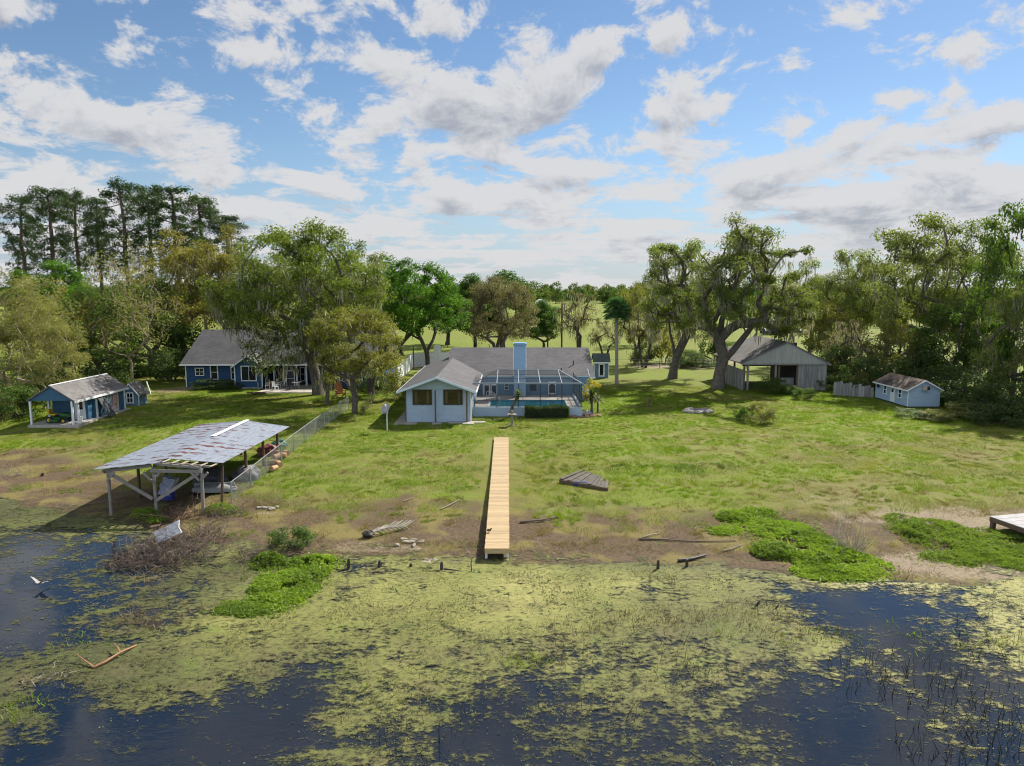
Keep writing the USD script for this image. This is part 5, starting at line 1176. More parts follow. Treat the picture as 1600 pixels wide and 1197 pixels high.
# shrubs: each its own thing
bush_list = [('bush', 262, 84, 548, 40, 'dark shrub at the left corner of the blue house'), ('bush', 130, 78, 560, 60, 'dark shrub mass behind the workshop roof'), ('bush_green', 60, 74, 575, 50, 'green shrub left behind the carport'), ('bush', 175, 88, 560, 50, 'dark shrub left of the bare pale tree'), ('bush_green', 225, 92, 570, 40, 'low green shrub behind the playhouse'), ('bush', 300, 96, 520, 60, 'dark shrub behind the blue house left gable'),
    ('bush', 318, 77.6, 592, 22, 'low dark shrub under the left window of the blue house'), ('bush', 345, 77.4, 594, 20, 'low dark shrub under the tall window of the blue house'), ('bush', 362, 77.4, 597, 12, 'small dark shrub left of the bay'),
    ('bush_olive', 620, 70, 580, 22, 'grey-green shrub at the foot of the vinyl fence'), ('bush', 590, 76, 585, 26, 'dark shrub behind the small oaks'), ('bush', 1005, 104, 535, 18, 'round dark shrub left in the shrub row'), ('bush_olive', 1040, 106, 510, 28, 'tall grey-green shrub in the shrub row'), ('bush_green', 1078, 102, 545, 22, 'green shrub right in the shrub row'), ('bush', 1095, 99, 553, 26, 'long dark shrub left of the barn'), ('bush', 1065, 99, 556, 18, 'low dark shrub before the green one'), ('bush_green', 1120, 104, 515, 22, 'green shrub behind the fork of the barn oak'),
    ('bush_olive', 1300, 88, 520, 40, 'olive shrub behind the barn right corner'), ('bush', 1320, 80, 545, 36, 'dark shrub right of the barn'), ('bush_green', 1310, 76, 585, 22, 'low green shrub at the barn right corner'), ('bush', 1362, 74, 560, 36, 'dark shrub over the grey board fence'), ('bush_olive', 1350, 73.6, 582, 20, 'pale shrub drooping over the grey board fence'), ('bush', 1500, 68, 575, 50, 'dark shrub right of the pale blue shed'), ('bush', 1545, 64, 590, 55, 'dark shrub in the right undergrowth'), ('bush', 1590, 59, 600, 55, 'dark shrub at the right picture edge'), ('bush_olive', 1530, 60, 630, 40, 'greyish bramble in front of the right undergrowth'), ('bush_green', 1440, 60, 639, 26, 'low green weeds before the pale blue shed'), ('bush_olive', 1478, 58.5, 641, 26, 'low pale brush right of the weeds by the shed'), ('bush', 1570, 57, 640, 40, 'low dark bramble at the right picture edge'), ('bush_green', 1597, 62, 480, 36, 'green climber on the right edge tree'), ('bush', 1460, 74, 545, 50, 'dark shrub above the pale blue shed'), ('bush', 1420, 80, 520, 60, 'dark shrub behind the pale blue shed'),
    ('bush_olive', 1198, 57.5, 628, 26, 'pale weedy bush on the lawn before the barn'), ('bush_green', 1168, 58.5, 634, 14, 'small green weed left of the pale weedy bush'), ('bush_green', 1262, 70, 606, 16, 'small green weed at the foot of the barn boards'), ('bush_green', 1215, 74.5, 590, 26, 'low weeds inside the barn opening'), ('bush_green', 1240, 73.5, 600, 16, 'low weeds before the barn stall'),
    ('bush_green', 440, 30.6, 822, 34, 'rounded green bush on the shore above the green weeds'), ('bush_green', 15, 60, 600, 40, 'low green shrub at the left edge beside the carport')]
for i, (k, px, Y, top, R, lab) in enumerate(bush_list): T(k, 'shrub', lab, px, Y, top, R, i * 1.3, 'shrub')

# --- sabal palm, yuccas
def fan_palm():
    o = np.array(at(963, 601)); t = thing('palm_tree', 'cabbage palm with a round fan-leaf head beside the narrow hut', 'palm tree', tuple(o)); rg = np.random.default_rng(6)
    MB().tube([(0, 0, -.3), (.03, 0, .3), (0, .03, 2.5), (-.06, 0, 5.0), (-.1, 0, 7.4), (-.12, 0, 8.6)], [.34, .22, .19, .18, .18, .2], 9).build('trunk', plain('palm_bark', (.30, .27, .24), .9, .3, 4, .6, 9, stretch=(1, 1, 3)), t, True)
    m = MB(); c = np.array([-.12, 0, 8.7])
    for k in range(84):
        a = rg.uniform(0, 6.28); e = rg.uniform(-.8, 1.4); d = np.array([math.cos(a) * math.cos(e), math.sin(a) * math.cos(e), math.sin(e)]); L = rg.uniform(.65, 1.1)
        hub = c + d * L; hub[2] -= .12 * L; side = np.cross(d, (0, 0, 1)); side /= np.linalg.norm(side) + 1e-6; upv = np.cross(side, d)
        m.bar(c, hub, .03)
        for j in range(13):
            q = (j - 6) / 6 * 1.5; dd = d * math.cos(q) + side * math.sin(q); ln = .95 * (1 - .12 * abs(q)); tip = hub + dd * ln - np.array([0, 0, .28 * ln]) ; w = np.cross(dd, upv) * .05; mid = hub + dd * ln * .55 - np.array([0, 0, .05])
            m.raw([hub, mid - w, tip, mid + w], [(0, 1, 2), (0, 2, 3)])
    m.build('crown', L_palm, t)
    d = MB()
    for k in range(26):
        a = rg.uniform(0, 6.28); d.bar(c + (.15 * math.cos(a), .15 * math.sin(a), 0), c + (.55 * math.cos(a), .55 * math.sin(a), -rg.uniform(.5, 1.1)), .06)
    d.build('dead_fronds', plain('dead_fronds', (.20, .15, .09), .9, .3), t)
fan_palm()
def yucca(name, label, loc, h, L, n, seed, cols, stem=.08, bend=0.0):
    rg = np.random.default_rng(seed); t = thing(name, label, 'yucca', loc); m = MB()
    MB().tube([(0, 0, -.2), (bend * .3, 0, h * .5), (bend, 0, h)], [stem * 1.3, stem, stem], 7).build('stem', bark_oak, t, True)
    for k in range(n):
        a = rg.uniform(0, 6.28); e = rg.uniform(-.5, 1.4); d = np.array([math.cos(a) * math.cos(e), math.sin(a) * math.cos(e), math.sin(e)]); s = np.cross(d, (0, 0, 1)); s /= np.linalg.norm(s) + 1e-6
        o = np.array([bend, 0, h]) + d * .05; p = o + d * L * .5; q = o + d * L - np.array([0, 0, .18 * L]); w = .045
        m.raw([o - s * w * .6, o + s * w * .6, p + s * w, p - s * w, q], [(0, 1, 2), (0, 2, 3), (3, 2, 4)])
    m.build('leaves', leafy(*cols), t)
p = at(799, 655); yucca('yucca', 'spiky yucca on a leaning stem before the pool wall', (p[0] - .15, 60.0, .6), 1.9, .75, 70, 3, ('yucca_leaves', [(.10, .13, .05), (.17, .20, .08), (.24, .25, .12)]), .13, .75)
yucca('yucca', 'dense spiky yucca at the right corner of the pool wall', (7.0, 61.6, .6), 1.6, 1.0, 120, 5, ('dark_yucca_leaves', [(.04, .065, .02), (.07, .10, .03), (.12, .14, .05)]), .1)
yucca('yucca', 'smaller spiky yucca beside the dense one at the pool corner', (7.6, 62.1, .6), 1.2, .8, 60, 8, ('dark_yucca_leaves', []), .08)
rg = np.random.default_rng(9)
t = thing('croton_shrub', 'yellow-leaved croton shrub behind the yucca at the pool corner', 'shrub', (7.2, 64.0, .6))
c = dome_points(rg, 16, .8, .3, 2.9, .5); obj('foliage', leaves(rg, c, .4, 40, .2, .8), leafy('croton_leaves', [(0.260, 0.260, 0.026), (0.442, 0.364, 0.026), (0.520, 0.390, 0.039)]), t); MB().tube([(0, 0, -.1), (.1, 0, 1.0), (0, 0, 2.0)], .05, 5).build('stem', bark_oak, t)
t = thing('hedge', 'clipped dark green box hedge along the pool wall', 'hedge', (3.0, 60.0, .6))
n = 9000; q = rg.random((n, 3)); f = rg.integers(0, 5, n); x = (q[:, 0] - .5) * 3.55; y = (q[:, 1] - .5) * .75; z = q[:, 2] * .95
y = np.where(f == 0, -.37, np.where(f == 1, .37, y)); z = np.where(f == 2, .93, z); x = np.where(f == 3, -1.77, np.where(f == 4, 1.77, x))
C = np.stack([x, y, z], 1) + rg.normal(size=(n, 3)) * .05; C[:, 2] += .08 * np.sin(C[:, 0] * 2.3)
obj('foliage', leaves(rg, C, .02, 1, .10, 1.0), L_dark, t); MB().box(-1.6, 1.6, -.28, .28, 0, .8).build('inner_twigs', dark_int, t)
t = thing('low_hedge', 'low line of grey-green plants between fence end and wing', 'hedge', (-12.6, 64, .6))
C = np.array([(at(565 + 30 * f, 646 - 40 * f)) for f in np.linspace(0, 1.6, 40)]) - [-12.6, 64, .6] + rg.normal(size=(40, 3)) * [.25, .3, 0] + [0, 0, .25]
obj('foliage', leaves(rg, C, .42, 60, .13, .8), leafy('grey_green_leaves', [(0.091, 0.104, 0.052), (0.143, 0.156, 0.078), (0.195, 0.195, 0.104)]), t)

# --- far wood, pasture things
def far_wood():
    rg = np.random.default_rng(15); protos = []
    pi = UsdGeom.PointInstancer.Define(stage, '/World/far_wood'); tag(pi, 'distant belt of trees along the far edge of the pasture', None, None, 'stuff')
    for k, lf in enumerate((L_green, L_dark, L_oak)):
        C = dome_points(rg, 30, 5.0, .3, 12, .4, rough=.35, core=.5, seed=k); x = UsdGeom.Xform.Define(stage, f'/World/far_wood/far_tree_{k + 1:03d}')
        obj('crown', leaves(rg, C, 1.6, 34, .95, .8), lf, x); MB().tube([(0, 0, -1), (0, 0, 5)], .25, 5).build('trunk', bark_dark, x); protos.append(x.GetPath())
    n = 760; X = rg.uniform(-420, 460, n); Y = 410 + 120 * rg.random(n) + .12 * np.abs(X)
    n2 = 40; X = np.concatenate([X, rg.uniform(95, 260, n2), rg.uniform(-260, -80, 60)]); Y = np.concatenate([Y, rg.uniform(170, 260, n2), rg.uniform(130, 240, 60)]); n = len(X)
    far = smst(Y, 110, 260); Z = (1 - far) * .6 + far * (.6 + 2.4 * smst(Y, 120, 480) + (fbm2(X, Y, .01, 3, 4) - .5) * 1.2)
    s = rg.uniform(.6, .95, n); a = rg.uniform(0, 6.28, n)
    pi.CreatePrototypesRel().SetTargets(protos); pi.CreateProtoIndicesAttr(Vt.IntArray.FromNumpy(rg.integers(0, 3, n).astype(np.int32)))
    pi.CreatePositionsAttr(Vt.Vec3fArray.FromNumpy(np.stack([X, Y, Z], 1).astype(np.float32))); pi.CreateScalesAttr(Vt.Vec3fArray.FromNumpy(np.stack([s, s, s * rg.uniform(.85, 1.15, n)], 1).astype(np.float32)))
    pi.CreateOrientationsAttr(Vt.QuathArray([Gf.Quath(float(math.cos(q / 2)), 0, 0, float(math.sin(q / 2))) for q in a]))
far_wood()
def pole(px, Y, top, r, name, label, mat=brown_wood):
    s = spot(px, Y); t = thing(name, label, 'pole', s); MB().tube([(0, 0, -.3), (0, 0, zat(top, px, Y) - s[2])], r, 7).build('shaft', mat, t); return t
pole(878, 116, 474, .14, 'utility_pole', 'tall thin utility pole behind the ranch house roof')
p = pole(856, 118, 523, .13, 'field_post', 'short dark post in the pasture right of the chimney'); MB().box(-.3, .3, -.12, .12, 2.55, 2.75).build('cross_piece', brown_wood, p)
pole(1183, 118, 480, .12, 'utility_pole', 'thin dark pole seen right of the forked oak trunk')
pole(645, 96, 540, .07, 'fence_post_tall', 'tall brown post at the corner of the white vinyl fence')
t = thing('water_tank', 'white upright tank behind the maple trunk', 'tank', spot(683, 104)); MB().tube([(0, 0, -.1), (0, 0, 2.6), (0, 0, 2.75)], [.55, .55, .3], 14).build('drum', white, t)
t = thing('dirt_mound', 'bare dirt mound in the pasture behind the ranch house', 'mound', (6.3, 166, .5))
h = trimesh.creation.icosphere(3, 1.0); h.vertices *= 1 + (meshkit.fbm(h.vertices * 2 + 3, 3, 1)[:, None] - .5) * .5; h.apply_scale((3.6, 2.5, 2.5)); obj('heap', (h.vertices, h.faces), plain('mound_soil', (.17, .125, .095), .95, .4, 2, .6, 6), t, True)
t = thing('hoop_shed', 'small white domed roof at the far edge of the pasture', 'shed', (12.5, 300, 1.5)); a = np.linspace(0, np.pi, 13)
for k in range(1):
    m = MB(); ys = (0, 8.0); v = [(2.6 * math.cos(q), y, 2.2 * math.sin(q) + 3.6) for y in ys for q in a]; m.raw(v, [(i, i + 1, 13 + i + 1, 13 + i) for i in range(12)]); m.raw([(2.6 * math.cos(q), 0, 2.2 * math.sin(q) + 3.6) for q in a], [(0, i, i + 1) for i in range(1, 12)]); m.build('roof', white, t)
MB().box(-2.5, 2.5, .1, 7.9, -1, 3.6).build('wall', white, t)
def far_carport():
    Y = 174; s = FPX / Y; x0, x1 = on_y(1200, 500, Y)[0], on_y(1224, 500, Y)[0]; xm = (x0 + x1) / 2
    t = wthing('metal_carport', 'small beige metal carport with rounded roof beyond the barn', 'carport', (xm, Y, 1.0)); a = np.linspace(0, np.pi, 11)
    bm = plain('beige_sheet', (.27, .24, .19), .6, .2); m = MB(); r = (x1 - x0) / 2 + .15
    for y in (Y - 3, Y + 3): m.raw([(xm + r * math.cos(q), y, 3.2 + 1.0 * math.sin(q)) for q in a], [(0, i, i + 1) for i in range(1, 10)])
    m.raw([(xm + r * math.cos(q), y, 3.2 + 1.0 * math.sin(q)) for y in (Y - 3.1, Y + 3.1) for q in a], [(i, i + 1, 12 + i, 11 + i) for i in range(10)]); m.build('roof', bm, t)
    MB().box(x0, x1, Y + 2.8, Y + 2.9, .5, 3.25).box(x0, x0 + .08, Y - 3, Y + 2.8, .5, 3.25).box(x1 - .08, x1, Y - 3, Y + 2.8, .5, 3.25).build('wall', plain('brown_sheet', (.14, .125, .10), .7, .2), t)
    MB().box(x0 + .08, x1 - .08, Y - 3.05, Y - 3, 2.9, 3.25).build('header', bm, t)
    # a red sports-like low car and two dark quad bikes before it
    def car(px, Y, L, mat, name, label, cat):
        c = on_y(px, 521, Y); z = 1.05; t = wthing(name, label, cat, (c[0], Y, z))
        b = trimesh.creation.icosphere(2, 1.0); b.apply_scale((L / 2, .85, .42)); b.apply_translation((c[0], Y, z + .55)); MB().add(b).build('body', mat, t, True)
        b = trimesh.creation.icosphere(2, 1.0); b.apply_scale((L / 4, .68, .36)); b.apply_translation((c[0] - .1, Y, z + .95)); MB().add(b).build('cabin', black, t, True)
        for sx in (-.3, .3):
            for sy in (-.75, .75): MB().tube([(c[0] + sx * L, Y + sy - .1, z + .32), (c[0] + sx * L, Y + sy + .1, z + .32)], .33, 12).build('wheel', black, t)
    car(1225, 170, 3.0, plain('red_paint', (.55, .03, .05), .3, .1), 'parked_car', 'bright red vehicle parked before the beige metal carport', 'car')
    for px, lab in ((1194, 'dark blue quad bike left of the metal carport'), (1247, 'dark quad bike right of the red vehicle')):
        car(px, 170, 1.6, plain('navy_paint', (.02, .03, .09), .3, .1), 'quad_bike', lab, 'quad bike')
    t = wthing('far_house', 'distant house with low brown roof above the trees', 'house', (on_y(1035, 440, 330)[0], 330, 2))
    X = on_y(1035, 440, 330)[0]; gable_x(MB(), 324, 338, 331, 11.6, 11.6, 15.2, X - 9, X + 9, .3).build('roof', roof_brown, t); MB().box(X - 8.5, X + 8.5, 325, 337, 1, 11.6).build('wall', plain('tan_wall', (.35, .28, .22), .8), t)
    for k in range(4): window(t, (X - 6 + k * 4, 325, 9.5), 1.2, 1.6, t=.15)
far_carport()

# ------------------------------------------------------------------ shore and water plants
def blades(rg, x, y, z, h, w, lean=.45):
    """upright tapering blades, one face each"""
    n = len(x); a = rg.uniform(0, 2 * np.pi, n); d = np.stack([np.cos(a), np.sin(a), 0 * a], 1); b = np.stack([x, y, z], 1)
    l = rg.normal(size=(n, 2)) * lean * h[:, None]; tip = b + np.stack([l[:, 0], l[:, 1], h], 1); wv = d * (w / 2)[:, None]
    v = np.stack([b - wv, b + wv, tip], 1).reshape(-1, 3); return v, np.arange(3 * n).reshape(-1, 3)
def instancer(name, label, protos, pts, idx, rot, sc):
    pi = UsdGeom.PointInstancer.Define(stage, '/World/' + name); tag(pi, label, None, None, 'stuff'); paths = []
    for k, (nm, mesh, mat) in enumerate(protos): paths.append(obj(nm, mesh, mat, pi).GetPath())
    pi.CreatePrototypesRel().SetTargets(paths); pi.CreateProtoIndicesAttr(Vt.IntArray.FromNumpy(idx.astype(np.int32)))
    pi.CreatePositionsAttr(Vt.Vec3fArray.FromNumpy(pts.astype(np.float32))); pi.CreateScalesAttr(Vt.Vec3fArray.FromNumpy(np.repeat(sc[:, None], 3, 1).astype(np.float32)))
    pi.CreateOrientationsAttr(Vt.QuathArray([Gf.Quath(float(math.cos(q / 2)), 0, 0, float(math.sin(q / 2))) for q in rot]))
L_lawn = leafy('lawn_blades', [(.075, .105, .02), (.13, .165, .026), (.20, .225, .034), (.255, .265, .05), (.26, .215, .095)], trans=.5, wob=.72, patch=.6)
L_lush = leafy('lush_blades', [(.13, .205, .016), (.185, .265, .02), (.235, .31, .028)], trans=.5)
L_straw = leafy('straw_blades', [(.17, .14, .07), (.26, .21, .11), (.33, .28, .16), (.16, .16, .05)], trans=.35)
L_weed = leafy('marsh_leaves', [(.12, .19, .025), (.21, .31, .035), (.31, .42, .055), (.38, .42, .11)], trans=.45, gloss=.4)
def grass():
    rg = np.random.default_rng(2)
    def patch(n, h, w, s=1.25):
        x, y = rg.uniform(-s / 2, s / 2, n), rg.uniform(-s / 2, s / 2, n); return blades(rg, x, y, 0 * x - .02, h * rg.uniform(.5, 1.4, n), w * rg.uniform(.7, 1.4, n), .6)
    def clumps(n, h):
        c = rg.uniform(-.6, .6, (9, 2)); k = rg.integers(0, 9, n); q = rg.normal(size=(n, 2)) * .09 + c[k]; return blades(rg, q[:, 0], q[:, 1], 0 * q[:, 0] - .02, h * rg.uniform(.4, 1.3, n), .026 * rg.uniform(.7, 1.4, n), .5)
    X, Y = np.meshgrid(np.arange(-48, 52, 1.0), np.arange(28, 80, 1.0)); X = X.ravel() + rg.uniform(-.4, .4, X.size); Y = Y.ravel() + rg.uniform(-.4, .4, Y.size)
    keep = (np.abs(X) < .80 * Y) & (Y > shore(X) + 1.5)
    for x0, x1, y0, y1 in ((-9.8, -2.9, 56.8, 77), (-3.5, 6.2, 60.2, 80), (-36.6, -14.2, 78.5, 92), (-27.2, -20.4, 74, 79), (-39, -34.7, 55.8, 64.4), (-36, -33.9, 66, 68.4), (25, 34.1, 76, 87), (36.5, 39.7, 64.9, 71), (-1.9, .3, 28, 51.3)):
        keep &= ~((X > x0 - .3) & (X < x1 + .3) & (Y > y0 - .3) & (Y < y1 + .3))
    X, Y = X[keep], Y[keep]; zn = zones(X, Y); Z = gz(X, Y); u = rg.random(len(X))
    lush, mud, sand, dry = zn.T
    kind = np.where(u < mud * .8 + sand * .9, np.where(rg.random(len(X)) < .45, 2, -1), np.where(u < dry * .8 + mud, 2, np.where(rg.random(len(X)) < lush * .9, 1, 0)))
    for k, (nm, lab, mat, h, n) in enumerate((('lawn_grass', 'mown green lawn grass', L_lawn, .085, 300), ('lush_grass', 'bright lush grass patches in the lawn', L_lush, .11, 320), ('dry_grass', 'dry straw-coloured grass and stems', L_straw, .09, 200))):
        s = kind == k; m = int(s.sum())
        instancer(nm, lab, [('tuft_patch', patch(n, h, .022), mat), ('tuft_patch', patch(n, h, .022), mat), ('tall_tuft_patch', clumps(n, h * 1.25), mat)], np.stack([X[s], Y[s], Z[s]], 1), rg.integers(0, 3, m), rg.uniform(0, 6.28, m), rg.uniform(.8, 1.25, m))
grass()

COVER = [(0,815,.7),(60,825,.4),(150,815,.85),(250,815,.9),(0,845,.35),(60,860,.1),(130,850,.35),(190,850,.2),(20,885,.2),(100,885,.3),(200,885,.3),(300,870,.5),
 (0,920,.15),(60,920,.1),(130,920,.4),(200,920,.35),(300,920,.6),(400,925,.85),(550,920,.75),(550,885,.5),(640,880,.7),(700,920,.97),(800,920,.97),(900,920,.97),(800,880,.95),(920,880,.95),(1000,900,.95),(1040,915,.5),(1100,910,.9),(1170,905,.7),(1230,920,.35),(1300,935,.0),(1300,915,.5),(1400,940,.05),(1400,915,.6),(1500,930,.45),(1580,910,.85),
 (0,960,.05),(80,960,.1),(150,960,.42),(250,960,.45),(400,960,.85),(550,960,.9),(700,960,.97),(900,960,.97),(1100,960,.88),(1200,950,.8),(1300,965,.04),(1400,970,.04),(1480,960,.25),(1570,950,.7),
 (0,1000,.03),(60,1000,.08),(150,1000,.5),(300,1000,.72),(450,1000,.8),(600,990,.72),(750,1000,.8),(900,1000,.65),(1000,1000,.6),(1150,1000,.8),(1280,1005,.78),(1350,1005,.3),(1420,1005,.03),(1500,1000,.5),(1590,1000,.8),
 (0,1040,.5),(50,1040,.6),(150,1040,.8),(300,1040,.85),(420,1040,.72),(480,1030,.4),(560,1040,.72),(700,1040,.75),(850,1040,.5),(1000,1040,.55),(1150,1035,.6),(1260,1040,.45),(1350,1040,.35),(1430,1050,.2),(1500,1045,.25),(1590,1040,.5),
 (0,1080,.7),(70,1080,.12),(200,1080,.75),(300,1080,.72),(400,1080,.15),(460,1080,.06),(530,1080,.5),(620,1080,.7),(720,1080,.45),(850,1080,.22),(1000,1080,.65),(1100,1085,.5),(1200,1085,.2),(1300,1085,.05),(1380,1085,.08),(1450,1085,.22),(1590,1085,.25),
 (0,1120,.75),(60,1120,.5),(120,1120,.06),(200,1120,.22),(260,1115,.1),(350,1120,.02),(450,1120,.02),(520,1120,.65),(600,1120,.7),(680,1120,.45),(780,1120,.12),(900,1120,.55),(1000,1120,.32),(1100,1125,.5),(1180,1130,.3),(1270,1130,.02),(1400,1120,.03),(1480,1125,.35),(1560,1120,.2),
 (0,1160,.4),(80,1160,.04),(250,1160,0),(400,1160,0),(480,1160,.2),(560,1160,.4),(660,1155,.3),(720,1160,.08),(850,1160,.35),(950,1160,.4),(1060,1160,.22),(1180,1160,.45),(1260,1165,.08),(1350,1160,0),(1450,1160,.2),(1580,1160,.25),
 (0,1200,.05),(200,1200,0),(350,1200,.05),(450,1200,.3),(550,1200,.6),(700,1200,.4),(800,1200,.08),(950,1200,.3),(1100,1200,.3),(1170,1200,.4),(1260,1200,.08),(1400,1200,.02),(1550,1200,.2),(-200,900,.3),(-200,1200,.2),(1800,900,.6),(1800,1200,.2),(800,1300,.3),(0,1300,.2),(1600,1300,.2),(800,850,.9),(0,780,.8),(400,840,.9),(1600,850,.8)]
def duckweed():
    rg = np.random.default_rng(8); W = np.array([at(a, b, 0.0)[:2] for a, b, c in COVER]); c = np.array([q[2] for q in COVER])
    s = .11; xs, ys = np.arange(-29, 26, s), np.arange(13.5, 39, s); X, Y, F = grid(xs, ys)
    cov = griddata(W, c, (X, Y), method='linear'); cov = np.nan_to_num(cov, nan=.25)
    g = gz(X, Y); on = (cov > .015) & (g < .06)
    Z = np.where(g > -.03, g + .012, .014) + .03 * fbm2(X, Y, 2.5, 2, 9) * smst(cov, .3, .9)
    f = F[on.ravel()[F].sum(1) >= 4]; used = np.unique(f); new = np.zeros(X.size, int); new[used] = np.arange(len(used)); f = new[f]
    x, y = X.ravel()[used], Y.ravel()[used]; cv = cov.ravel()[used] - .6 * smst(g.ravel()[used], -.02, .05)
    tint = .36 + .9 * (fbm2(x, y, .30, 3, 31) - .5) + .35 * smst(x, 6, 17) - .22 * smst(x, -5, -14) + .20 * blob(x, y, 800, 930, 11, 3.2, 0.0, seed=4, edge=.9) - .15 * smst(y, 22, 16) * smst(x, 9, 4)
    N = Nodes(); p = N.scale(N.add('geometry', 'position'), (.85, 1.15, 1)); a = N.add('attribute', 'fac', dict(attribute='tint')); cvr = N.add('attribute', 'fac', dict(attribute='cover'))
    na, nb, nc = N.noise(p, 1.2, 4, .6), N.noise(p, 5.0, 6, .68), N.noise(p, 30.0, 4, .65)
    sub = lambda n, k: N.math('multiply', N.math('subtract', n, .5), k)
    val = N.math('add', N.math('add', cvr, sub(na, 1.9)), N.math('add', sub(nb, 1.9), sub(nc, .9)))
    alpha = N.smooth(val, .27, .62)
    q = N.math('add', N.math('add', a, sub(nb, .8)), sub(nc, .5))
    col = N.add('rgb_ramp', 'color', dict(ramp=[(0, (.055, .062, .028)), (.25, (.115, .125, .042)), (.5, (.205, .212, .062)), (.75, (.315, .305, .105)), (1, (.44, .405, .24))], interpolate=True), fac=q)
    col = N.mix(N.smooth(val, .45, .85), (.065, .07, .03), col)
    nd = N.noise(p, .55, 5, .6)
    col = N.mix(N.smooth(nd, .52, .68, 0, .55), col, N.mix(N.smooth(nb, .35, .65), (.085, .085, .035), (.155, .125, .065)))
    col = N.mix(N.smooth(nd, .44, .32, 0, .35), col, (.13, .19, .035))
    col = N.mix(N.smooth(nc, .54, .70, 0, .55), col, (.07, .065, .028))
    b = N.add('bump', 'normal', dict(strength=.8, distance=.05), height=N.math('add', nb, N.math('multiply', nc, .6)))
    solid = N.add('principled_bsdf', 'BSDF', dict(roughness=.75, specular_ior_level=.2), base_color=col, normal=b); clear = N.add('transparent_bsdf', 'BSDF', dict(color=(1, 1, 1)))
    mat = N.make('/World/Looks/duckweed_look', N.add('mix_closure', 'closure', {}, fac=alpha, closure1=clear, closure2=solid))
    m = usdkit.mesh(stage, '/World/duckweed', (np.stack([x, y, Z.ravel()[used]], 1), f), mat, True)
    for nm, ar in (('tint', tint), ('cover', cv)): UsdGeom.PrimvarsAPI(m).CreatePrimvar(nm, Sdf.ValueTypeNames.FloatArray, 'vertex').Set(Vt.FloatArray.FromNumpy(ar.astype(np.float32)))
    tag(m, 'floating yellow-green duckweed and algae mats on the lake', None, None, 'stuff')
    # loose leaves and scraps on and between the mats
    near = ((cov ** 1.3 * fbm2(X, Y, 1.1, 3, 40) ** 3) * (g < 0)).ravel(); k = rg.choice(len(near), 42000, p=near / near.sum()); x, y = X.ravel()[k] + rg.uniform(-.08, .08, len(k)), Y.ravel()[k] + rg.uniform(-.08, .08, len(k))
    C = np.stack([x, y, .03 + .04 * rg.random(len(k)) ** 2], 1)
    obj('floating_leaves', leaves(rg, C, .02, 1, .055, .5, up=1.2, aspect=.6), leafy('floating_leaf_look', [(.08, .09, .028), (.15, .16, .045), (.24, .25, .07), (.14, .12, .045), (.34, .32, .15)], trans=.15, wob=.3), None, kind='stuff', label='small loose leaves floating among the mats')
    # sprigs of dead stems standing in the mats
    def stems(name, label, spots, n, h, mat, w=.014, lean=.35):
        P = []
        for px, py, rx, ry, k in spots:
            c0 = at(px, py, 0.0); m = int(n * k); a = rg.uniform(0, 6.28, m); q = np.sqrt(rg.random(m)); P.append(np.stack([c0[0] + rx * q * np.cos(a), c0[1] + ry * q * np.sin(a)], 1))
        P = np.vstack(P); m = len(P); z = np.maximum(gz(P[:, 0], P[:, 1]), 0) - .03
        obj(name, blades(rg, P[:, 0], P[:, 1], z, h * rg.uniform(.4, 1.4, m), w * rg.uniform(.7, 1.5, m), lean), mat, None, kind='stuff', label=label)
    dark = leafy('dark_stems', [(.03, .03, .018), (.06, .05, .03), (.10, .06, .035)], trans=.1)
    stems('reed_stalks', 'thin dark stalks standing in open water at the right', [(1450, 1080, 1.6, 2.2, 1), (1540, 1110, 1.8, 2.4, 1.2), (1560, 1000, 2.4, 2, 1), (1340, 1060, 1, 1.2, .4), (1500, 1170, 1.6, 1, .8), (1080, 1060, 1.5, 1.2, .3), (900, 1120, 2, 1.4, .3), (640, 1150, 1.5, 1, .3), (980, 1010, 3, 1, .3)], 90, .55, dark, .022, .3)
    brown = leafy('brown_sprigs', [(.11, .075, .045), (.19, .13, .075), (.26, .19, .11), (.13, .14, .05)], trans=.2)
    stems('brown_sprigs', 'brown sprigs and dead stems sticking out of the mats', [(1190, 955, 1.6, 1.0, 1), (1130, 975, 2.2, 1.0, .9), (960, 975, 2.4, .8, .9), (1050, 965, 2, .7, .8), (890, 990, 1.5, .8, .5), (1250, 990, 2, .8, .6), (640, 960, 3, 1, .4), (250, 960, 2, 1.5, .7), (300, 905, 2.5, 1.5, .8), (220, 965, .8, .5, .5), (830, 1030, 1.5, .5, .4), (1400, 900, 2, .6, .5)], 330, .26, brown, .02, .7)
    stems('dead_shore_stems', 'pale dead stems lying along the shore', [(640, 862, 3.5, .8, 1), (720, 852, 2.2, .5, 1.4), (560, 858, 2, .7, .7), (860, 860, 3, .8, .8), (940, 858, 3, .7, .7), (1040, 860, 3, .7, .7), (1290, 815, 2.5, 1, .8), (1400, 800, 4, 1.2, .8), (1520, 805, 2.5, 1.2, .9), (420, 795, 1.2, .4, .5), (640, 745, 5, 1, .7), (350, 800, 2.5, 1.4, .9), (480, 790, 3, 1.5, .6)], 420, .2, L_straw, .022, 1.3)
    stems('tall_dry_grass', 'tall straw-coloured grass behind the carport at the left edge', [(-30, 648, 4.5, 4.0, 1), (30, 640, 3.2, 3.5, 1), (-90, 670, 5, 4, 1)], 2600, .95, L_straw, .05, .25)
    stems('green_sprigs', 'small green plants standing in the mats', [(825, 1035, .8, .5, 1), (1230, 995, 2.5, .8, 1.2), (1450, 1000, 2, 1.5, .6), (20, 1110, .8, .8, 1), (640, 1070, 2, 1.4, .6), (150, 1000, 1.5, 1, .6), (1590, 1010, 1, 1, .8)], 150, .16, L_lush, .04, .8)
duckweed()
